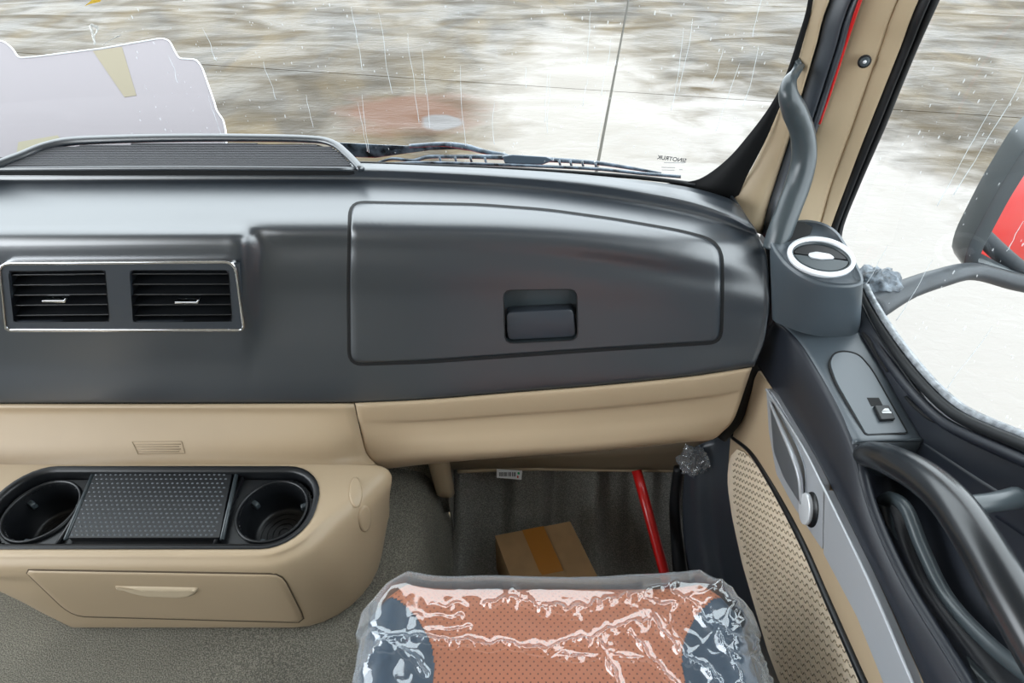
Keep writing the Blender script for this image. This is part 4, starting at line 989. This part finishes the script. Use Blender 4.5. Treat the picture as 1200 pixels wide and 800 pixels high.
# ================================================================== SEAT
seat = thing('passenger_seat', 'tan and blue grey passenger seat cushion under clear plastic', 'seat', (.055, .05, .3))
SX0, SX1, SY0, SY1, SZ = -.18, .285, -.35, .335, .545
def seat_pt(u, v, off=0.0):
    """u,v in -1..1 over a rounded cushion that wraps down its sides"""
    # wrap parameter: inner 78% is the top, the rest rolls over
    def wr(a, half, r):
        s = abs(a); k = .80
        if s <= k: return math.copysign(s / k * (half - r), a), 0.0
        q = (s - k) / (1 - k)
        if q < .5: ang = q * 2 * math.pi / 2; return math.copysign(half - r + r * math.sin(ang), a), r * (1 - math.cos(ang))
        return math.copysign(half, a), r + (q - .5) * 2 * .10
    cx, cy = (SX0 + SX1) / 2, (SY0 + SY1) / 2
    x, dx = wr(u, (SX1 - SX0) / 2 + off, .045); y, dy = wr(v, (SY1 - SY0) / 2 + off, .035)
    d = max(dx, dy) + min(dx, dy) * .35
    # rounded plan corners
    px, py = x / ((SX1 - SX0) / 2), y / ((SY1 - SY0) / 2)
    if abs(px) > .8 and abs(py) > .88:
        k = ((abs(px) - .8) / .2) * ((abs(py) - .88) / .12); x -= math.copysign(.018 * k, px); y -= math.copysign(.03 * k, py)
    bol = .016 * math.exp(-((abs(px) - .86) / .16) ** 2) * (1 if abs(py) < 2 else 0)
    crown = -.004 * max(0, (py - .55)) / .45
    return Vector((cx + x, cy + y, SZ - d + bol + crown * (1 if True else 0) + off))
n1, n2 = 260, 320
US = np.linspace(-1, 1, n1); VS = np.linspace(-1, 1, n2)
SV = [seat_pt(u, v) for v in VS for u in US]
cenF = []; bolF = []
for j in range(n2 - 1):
    for i in range(n1 - 1):
        a = j * n1 + i; f = (a, a + 1, a + n1 + 1, a + n1); c = sum((SV[k] for k in f), Vector()) / 4
        px = (c.x - (SX0 + SX1) / 2) / ((SX1 - SX0) / 2); edge = .6 if c.y < .22 else .6 + .4 * (1 - math.sqrt(max(0, 1 - ((c.y - .22) / .092) ** 2)))
        (bolF if (abs(px) > edge and c.y < .311) else cenF).append(f)
def sub_mesh(F):
    idx = {}; V = []; out = []
    for f in F:
        q = []
        for k in f:
            if k not in idx: idx[k] = len(V); V.append(SV[k])
            q.append(idx[k])
        out.append(tuple(q))
    return V, out
obj('cushion_centre', *orient(*sub_mesh(cenF)), M['orange'], seat, solid=.01, label='tan orange perforated leather centre')
for s in (-1, 1):
    Fs = [f for f in bolF if s * (SV[f[0]].x - (SX0 + SX1) / 2) > 0]
    obj('side_bolster', *orient(*sub_mesh(Fs)), M['navy'], seat, solid=.01, label='smooth blue grey side bolster')
obj('seat_base', *box((.052, -.01, .22), (.36, .5, .42)), M['black'], seat, bevel=.02)
# plastic bag over the cushion
import mathutils.noise as mn
bag = thing('plastic_cover', 'crinkled clear plastic cover pulled over the tan seat cushion', 'cover', (.055, .05, .4))
BV = []
nb1, nb2 = 300, 340
def onseat(pts): return np.array([[*at(x, y, z=SZ + .01).xy] for x, y in pts])
folds = [(onseat(p), A, w) for p, A, w in (
 ([(570, 712), (610, 706), (640, 716), (690, 712), (740, 702), (800, 690)], .007, .005),
 ([(600, 695), (640, 712), (680, 722)], .004, .004),
 ([(455, 752), (500, 748), (560, 752), (640, 760), (690, 746), (720, 735), (760, 728)], .007, .004),
 ([(500, 712), (545, 711)], .003, .003), ([(480, 726), (540, 722)], .003, .003), ([(500, 738), (548, 735)], .003, .003),
 ([(700, 745), (715, 770), (722, 800)], .006, .006), ([(740, 740), (760, 770), (790, 800)], .006, .005), ([(765, 728), (800, 765), (840, 800)], .006, .005),
 ([(790, 700), (830, 735), (860, 790)], .006, .006), ([(810, 720), (850, 745), (890, 760)], .005, .004), ([(420, 790), (450, 760), (500, 745)], .006, .005),
 ([(440, 740), (480, 770), (500, 790)], .005, .005), ([(650, 770), (720, 765), (770, 775)], .004, .004), ([(840, 700), (870, 730), (905, 790)], .006, .006),
 ([(735, 700), (780, 712), (850, 700)], .004, .004))]
def fold_h(x, y):
    h = 0
    for P, A, w in folds:
        d2 = 9.0
        for a, b in zip(P, P[1:]):
            ex, ey = b - a; L2 = ex * ex + ey * ey; t = min(1, max(0, ((x - a[0]) * ex + (y - a[1]) * ey) / L2))
            d2 = min(d2, (x - a[0] - ex * t) ** 2 + (y - a[1] - ey * t) ** 2)
        if d2 < (3 * w) ** 2: h = max(h, A * math.exp(-math.sqrt(d2) / (w * .62)))
    return h
for v in np.linspace(-1, 1, nb2):
    for u in np.linspace(-1, 1, nb1):
        p = seat_pt(u, v, .004)
        w = mn.noise(Vector((p.x * 7, p.y * 16 + p.x * 6, p.z * 6))); w2 = mn.noise(Vector((p.x * 60 + p.y * 25, p.y * 90, p.z * 40 + 5)))
        wj = Vector((.006 * mn.noise(Vector((p.x * 50, p.y * 50, 1))), .006 * mn.noise(Vector((p.x * 50, p.y * 50, 9))), 0))
        side = max(0, (SZ - .03 - p.z) * 6); h = fold_h(p.x + wj.x, p.y + wj.y) if p.y > .15 else 0
        rb_ = max(0, (p.x - .17) / .1) if p.y > .1 else 0
        n = Vector((u * abs(u) ** 6, v * abs(v) ** 6, .8)).normalized()
        cr = (1 - abs(mn.noise(Vector((p.x * 40 - p.y * 22, p.y * 34 + p.x * 12, p.z * 20))))) ** 8
        amp = h * 1.15 * (.55 + 2.2 * abs(w2)) + .0018 * abs(w) + side * .012 * (1 + w) + .0035 * cr * min(1, rb_ + max(0, (-.1 - p.x) / .1) * .6 + side * .5)
        q = p + n * (amp + .001)
        if v > .72: q.y += .020 * (v - .72) / .28 * (1 + .5 * w)
        if v > .72 and abs(u) > .8: q += Vector((math.copysign(.012, u), .004, .012)) * ((abs(u) - .8) / .2)
        if u > .82: q.x += .018 * (u - .82) / .18 * (1 + w)
        BV.append(q)
BF = [(j * nb1 + i, j * nb1 + i + 1, (j + 1) * nb1 + i + 1, (j + 1) * nb1 + i) for j in range(nb2 - 1) for i in range(nb1 - 1)]
obj('clear_sheet', *orient(BV, BF), M['bag'], bag)

# ================================================================== THINGS IN THE FOOTWELL
cb = thing('cardboard_box', 'small brown cardboard box taped shut lying in the footwell', 'box', (.05, .6, 0))
zt = .15
q = [at(580, 628, z=zt), at(668, 611, z=zt + .0), at(706, 690, z=zt), at(612, 712, z=zt)]
ux = (q[1] - q[0]); uy = (q[3] - q[0]); nrm = Vector((0, 0, 1))
def cpt(a, b, h=0.0): return q[0] + ux * a + uy * b + Vector((0, 0, h))
Vb = [cpt(0, 0), cpt(1, 0), cpt(1, 1.5), cpt(0, 1.5)]; Vb = Vb + [Vector((p.x, p.y, .012)) for p in Vb]
obj('carton', Vb, [(0, 3, 2, 1), (4, 5, 6, 7), (0, 1, 5, 4), (1, 2, 6, 5), (2, 3, 7, 6), (3, 0, 4, 7)], M['card'], cb, smooth=False, bevel=.002)
for s, h in ((0, .0022), (1, .0010)):
    a0, a1 = (.0, .492) if s == 0 else (.5, 1.0)
    Vf = [cpt(a0, 0, h), cpt(a1, 0, h), cpt(a1, 1.5, h), cpt(a0, 1.5, h)]; Vf += [p - Vector((0, 0, .002)) for p in Vf]
    obj('flap', Vf, [(0, 3, 2, 1), (4, 5, 6, 7), (0, 1, 5, 4), (1, 2, 6, 5), (2, 3, 7, 6), (3, 0, 4, 7)], M['card'], cb, smooth=False)
tpv = []; tf = []
prof_t = [(-.004, -.03), (-.004, 0.0015), (0, .0032), (.6, .0032), (.66, .0028)]
for b_, h in prof_t:
    for a in (.36, .50, .64): tpv.append(cpt(a + random.uniform(-.01, .01), b_, h))
for j in range(len(prof_t) - 1):
    for i in range(2): k = j * 3 + i; tf.append((k, k + 3, k + 4, k + 1))
obj('packing_tape', tpv, tf, M['tape'], cb, smooth=False, solid=.0004, label='shiny brown packing tape')

rb = [at(746, 551, t=1.20), at(780, 676, t=1.16), at(786, 700, t=1.145)]
rod = obj('red_bar', *tube([rb[0], rb[0].lerp(rb[1], .5), rb[1], rb[1] + (rb[1] - rb[0]) * .4], .0105, 16, 4), M['red'], None, loc=rb[1])
tag(rod, 'plain red metal bar leaning in the footwell beside the dark kick panel', 'bar')

stk = thing('barcode_sticker', 'small white barcode sticker hanging under the dashboard beam', 'sticker', at(597, 555, y=.725))
spl = Plane(at(597, 555, y=.722), (0, -1, .35))
obj('paper', *slab([(582, 549.5), (612, 551.5), (611, 562), (582, 559.5)], spl, 0, -.0008), M['paper'], stk, smooth=False)
bars = []
x = 585.0
while x < 604:
    w = random.choice((.5, .8, 1.1)); bars.append(slab([(x, 553), (x + w, 553.1), (x + w, 558), (x, 557.8)], spl, .0005, -.0002)); x += w + random.choice((.5, .7, 1.4))
obj('barcode', *join(bars), M['ink'], stk, smooth=False)
obj('green_mark', *slab([(606.5, 553), (609, 553.2), (609, 555.6), (606.5, 555.4)], spl, .0005, -.0002), M['green'], stk, smooth=False)
obj('red_mark', *slab([(606, 557), (607.6, 557.2), (607.6, 560), (606, 559.8)], spl, .0005, -.0002), M['rink'], stk, smooth=False)

# crumpled plastic wrap and rubber boot beside the footwell
def blob(c, r, seed, amp, n=28, m=18):
    V = []; F = []
    for j in range(m + 1):
        th = math.pi * j / m
        for i in range(n):
            ph = 2 * math.pi * i / n; d = Vector((math.sin(th) * math.cos(ph), math.sin(th) * math.sin(ph), math.cos(th)))
            w = 1 + amp * (abs(mn.noise(d * 3 + Vector((seed, 0, 0)))) * 1.5 + mn.noise(d * 8 + Vector((0, seed, 0))) * .6)
            V.append(Vector(c) + Vector((d.x * r[0], d.y * r[1], d.z * r[2])) * w)
    for j in range(m):
        for i in range(n): a = j * n + i; b = j * n + (i + 1) % n; F.append((a, b, b + n, a + n))
    return V, F
pwc = at(812, 540, y=.665)
wrp = obj('plastic_wrap', *blob(pwc, (.022, .02, .028), 3, .5), M['wrap'], None, smooth=False, loc=pwc); tag(wrp, 'crumpled clear plastic wrap tucked under the right dashboard end', 'plastic')
core = [at(795, 548, y=.70), at(791, 590, y=.67), at(794, 640, y=.62), at(800, 690, y=.56)]
bt = obj('cable_bundle', *tube(core, [.010, .012, .014, .018], 12, 40), M['rubber'], None, loc=core[-1]); tag(bt, 'black wrapped cable bundle standing between the red bar and kick panel', 'cable')

# ================================================================== FOAM BOARD ON THE DASH
bd = thing('foam_board', 'white die-cut foam board with cream tape, behind the ribbed top grille at left', 'board', (-.8, 1.0, .83))
bpx = [(-420, 188), (-420, 30), (-300, 20), (-120, 25), (-60, 36), (-20, 45), (5, 49), (15, 57), (22, 68), (40, 67), (120, 57), (190, 45), (199, 48), (205, 60), (210, 69), (230, 70), (237, 79), (252, 122), (254, 130), (262, 141), (265, 155), (266, 180), (120, 182), (0, 188)]
bpx = rpoly(bpx, 4, 3)
bpl = Plane((0, 1.0, .835), (0, -.3, 1))
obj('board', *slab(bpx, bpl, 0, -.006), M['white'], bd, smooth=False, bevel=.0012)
obj('board_tape', *slab([(109, 60), (143, 55), (160, 112), (146, 114)], bpl, .0006, -.0002), M['yellow_tape'], bd, smooth=False, label='cream masking tape strip')
obj('board_tape', *slab([(22, 167), (68, 159), (72, 165), (40, 178), (20, 180)], bpl, .0012, -.0002), M['cream_tape'], bd, smooth=False, label='pale tape at the foot of the board')
obj('edge_highlight', *tube([bpl.at(*p, .0006) for p in bpx if p[0] > -300 and p[1] < 188], .0016, 6, 0), M['paper'], bd, label='white cut edge with a painted highlight')  # brighter white tube paints the glow along the board edge
sc_ = thing('tape_scrap', 'curled scrap of clear tape above the white foam board', 'tape', onscreen(120, 45, -.01))
for pts in ([(104, 30), (108, 44), (110, 53)], [(121, 53), (132, 46), (140, 43)], [(105, 30), (113, 34), (108, 45)]):
    a = [onscreen(x, y, -.012) for x, y in pts]; obj('film_strip', *strip([a, [p + Vector((.006, -.003, .003)) for p in a]], 10), M['scrap'], sc_, solid=.0006)
yt = obj('yellow_tag', *prism(rpoly([(98, 8), (110, -2), (120, -6), (118, 2), (104, 5)], 2, 3), lambda a, b: onscreen(a, b, -.012), lambda a, b: onscreen(a, b, -.008)), M['yellow'], None, smooth=False, loc=onscreen(108, 0, -.01))
tag(yt, 'small yellow tag on the windscreen at the top left', 'tag')

# ================================================================== WIPER outside the windscreen
wp = thing('windscreen_wiper', 'wet black windscreen wiper resting along the base of the glass', 'wiper', onscreen(600, 190, .03))
def wpp(pts, off): return [onscreen(p[0], p[1], off) for p in pts]
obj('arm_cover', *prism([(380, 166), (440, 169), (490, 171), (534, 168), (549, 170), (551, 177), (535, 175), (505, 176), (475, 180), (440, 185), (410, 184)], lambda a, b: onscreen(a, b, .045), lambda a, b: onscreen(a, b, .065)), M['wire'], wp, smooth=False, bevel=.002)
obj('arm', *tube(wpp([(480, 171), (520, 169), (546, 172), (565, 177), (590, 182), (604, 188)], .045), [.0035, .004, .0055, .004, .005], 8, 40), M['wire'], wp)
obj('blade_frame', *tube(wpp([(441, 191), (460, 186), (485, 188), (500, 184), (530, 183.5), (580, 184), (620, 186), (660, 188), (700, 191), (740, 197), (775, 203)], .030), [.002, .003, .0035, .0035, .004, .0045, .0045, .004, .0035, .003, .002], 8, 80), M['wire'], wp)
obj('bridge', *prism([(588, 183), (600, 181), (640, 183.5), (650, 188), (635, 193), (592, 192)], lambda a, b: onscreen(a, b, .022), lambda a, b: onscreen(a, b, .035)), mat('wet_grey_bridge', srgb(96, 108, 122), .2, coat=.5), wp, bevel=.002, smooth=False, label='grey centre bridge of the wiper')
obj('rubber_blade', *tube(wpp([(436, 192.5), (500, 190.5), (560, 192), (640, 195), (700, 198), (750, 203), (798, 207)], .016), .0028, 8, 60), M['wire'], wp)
for x, y in ((515, 187), (533, 187), (551, 187), (568, 188), (655, 191), (668, 191.5), (682, 192.5), (697, 193)):
    obj('strut', *tube(wpp([(x, y - 3.5), (x + 2, y + 4)], .024), .0022, 6, 2), M['wire'], wp)
# cowl outside, below the glass; a black block carries the foam board
blk = [[Vector((x, y, z)) for x in (-1.6, -1.2, -.80)] for y, z in ((1.0, .765), (1.0, .824), (1.2, .884), (1.2, .765))]
blo = obj('cowl_block', *loft(blk, 6, 0), M['black'], None, smooth=False, solid=.004, loc=(-1.1, 1.1, .7)); tag(blo, 'black plastic cowl block under the white foam board outside', 'block')
cw = obj('cowl', *loft([[Vector((x, yw(x, .84) + .02, .75)) for x in np.linspace(-1.7, .34, 20)], [Vector((x, yw(x, .84) + .10, .70)) for x in np.linspace(-1.7, .34, 20)], [Vector((x, yw(x, .84) + .12, .4)) for x in np.linspace(-1.7, .34, 20)]], 40, 12), M['red'], None, solid=.01)
tag(cw, 'red painted cab front panel below the windscreen outside', 'panel')

# ================================================================== DOOR MIRROR outside
mr = thing('door_mirror', 'black door mirror with arm outside the side window', 'mirror', at(1060, 340, x=.60))
def mt(x, y, t): return at(x, y, t=t)
armp = [mt(1020, 362, .86), mt(1060, 340, .90), mt(1100, 326, .93), mt(1140, 318, .97), mt(1190, 330, 1.0), mt(1300, 350, 1.05)]
obj('mirror_arm', *tube(armp, [.022, .018, .017, .018, .02, .02], 12, 50, flat=.8), mat('wet_dark_grey_plastic', srgb(40, 45, 50), .5, var=.2, vscale=25), mr)
obj('arm_boot', *blob(mt(1026, 335, .90), (.035, .03, .025), 5, .35), mat('wet_textured_base', srgb(44, 50, 56), .4, var=.5, vscale=90, color2=srgb(110, 120, 130)), mr)
mo = [(1124, 312), (1130, 285), (1163, 222), (1200, 162), (1235, 128), (1330, 130), (1330, 345), (1240, 345), (1150, 322)]
mpl = Plane(mt(1180, 250, .98), (-.25, -.97, .08))
mo_r = resamp(rpoly(mo, 14, 5), 80)
obj('mirror_housing', *ring(mo_r, inset(mo_r, 17), mpl, .015, -.05), M['gloss'], mr, bevel=.004)
obj('mirror_back', *slab(inset(mo_r, 6), mpl, -.02, -.05), M['black'], mr, smooth=False)
gpx = inset(mo_r, 15)
# the glass itself is turned so that it looks back along the red cab side
gc = mpl.at(1190, 265); tgt = Vector((.575, .10, .50)); inc = (gc - CAMP).normalized(); out_ = (tgt - gc).normalized(); nn = (out_ - inc).normalized()
print('mirror normal', nn, 'housing', mpl.n)
gpl2 = Plane(gc + mpl.n * .004, nn)
obj('mirror_glass', *slab(gpx, gpl2, 0, -.003), M['mirror'], mr, smooth=False, label='mirror glass showing the red cab side')
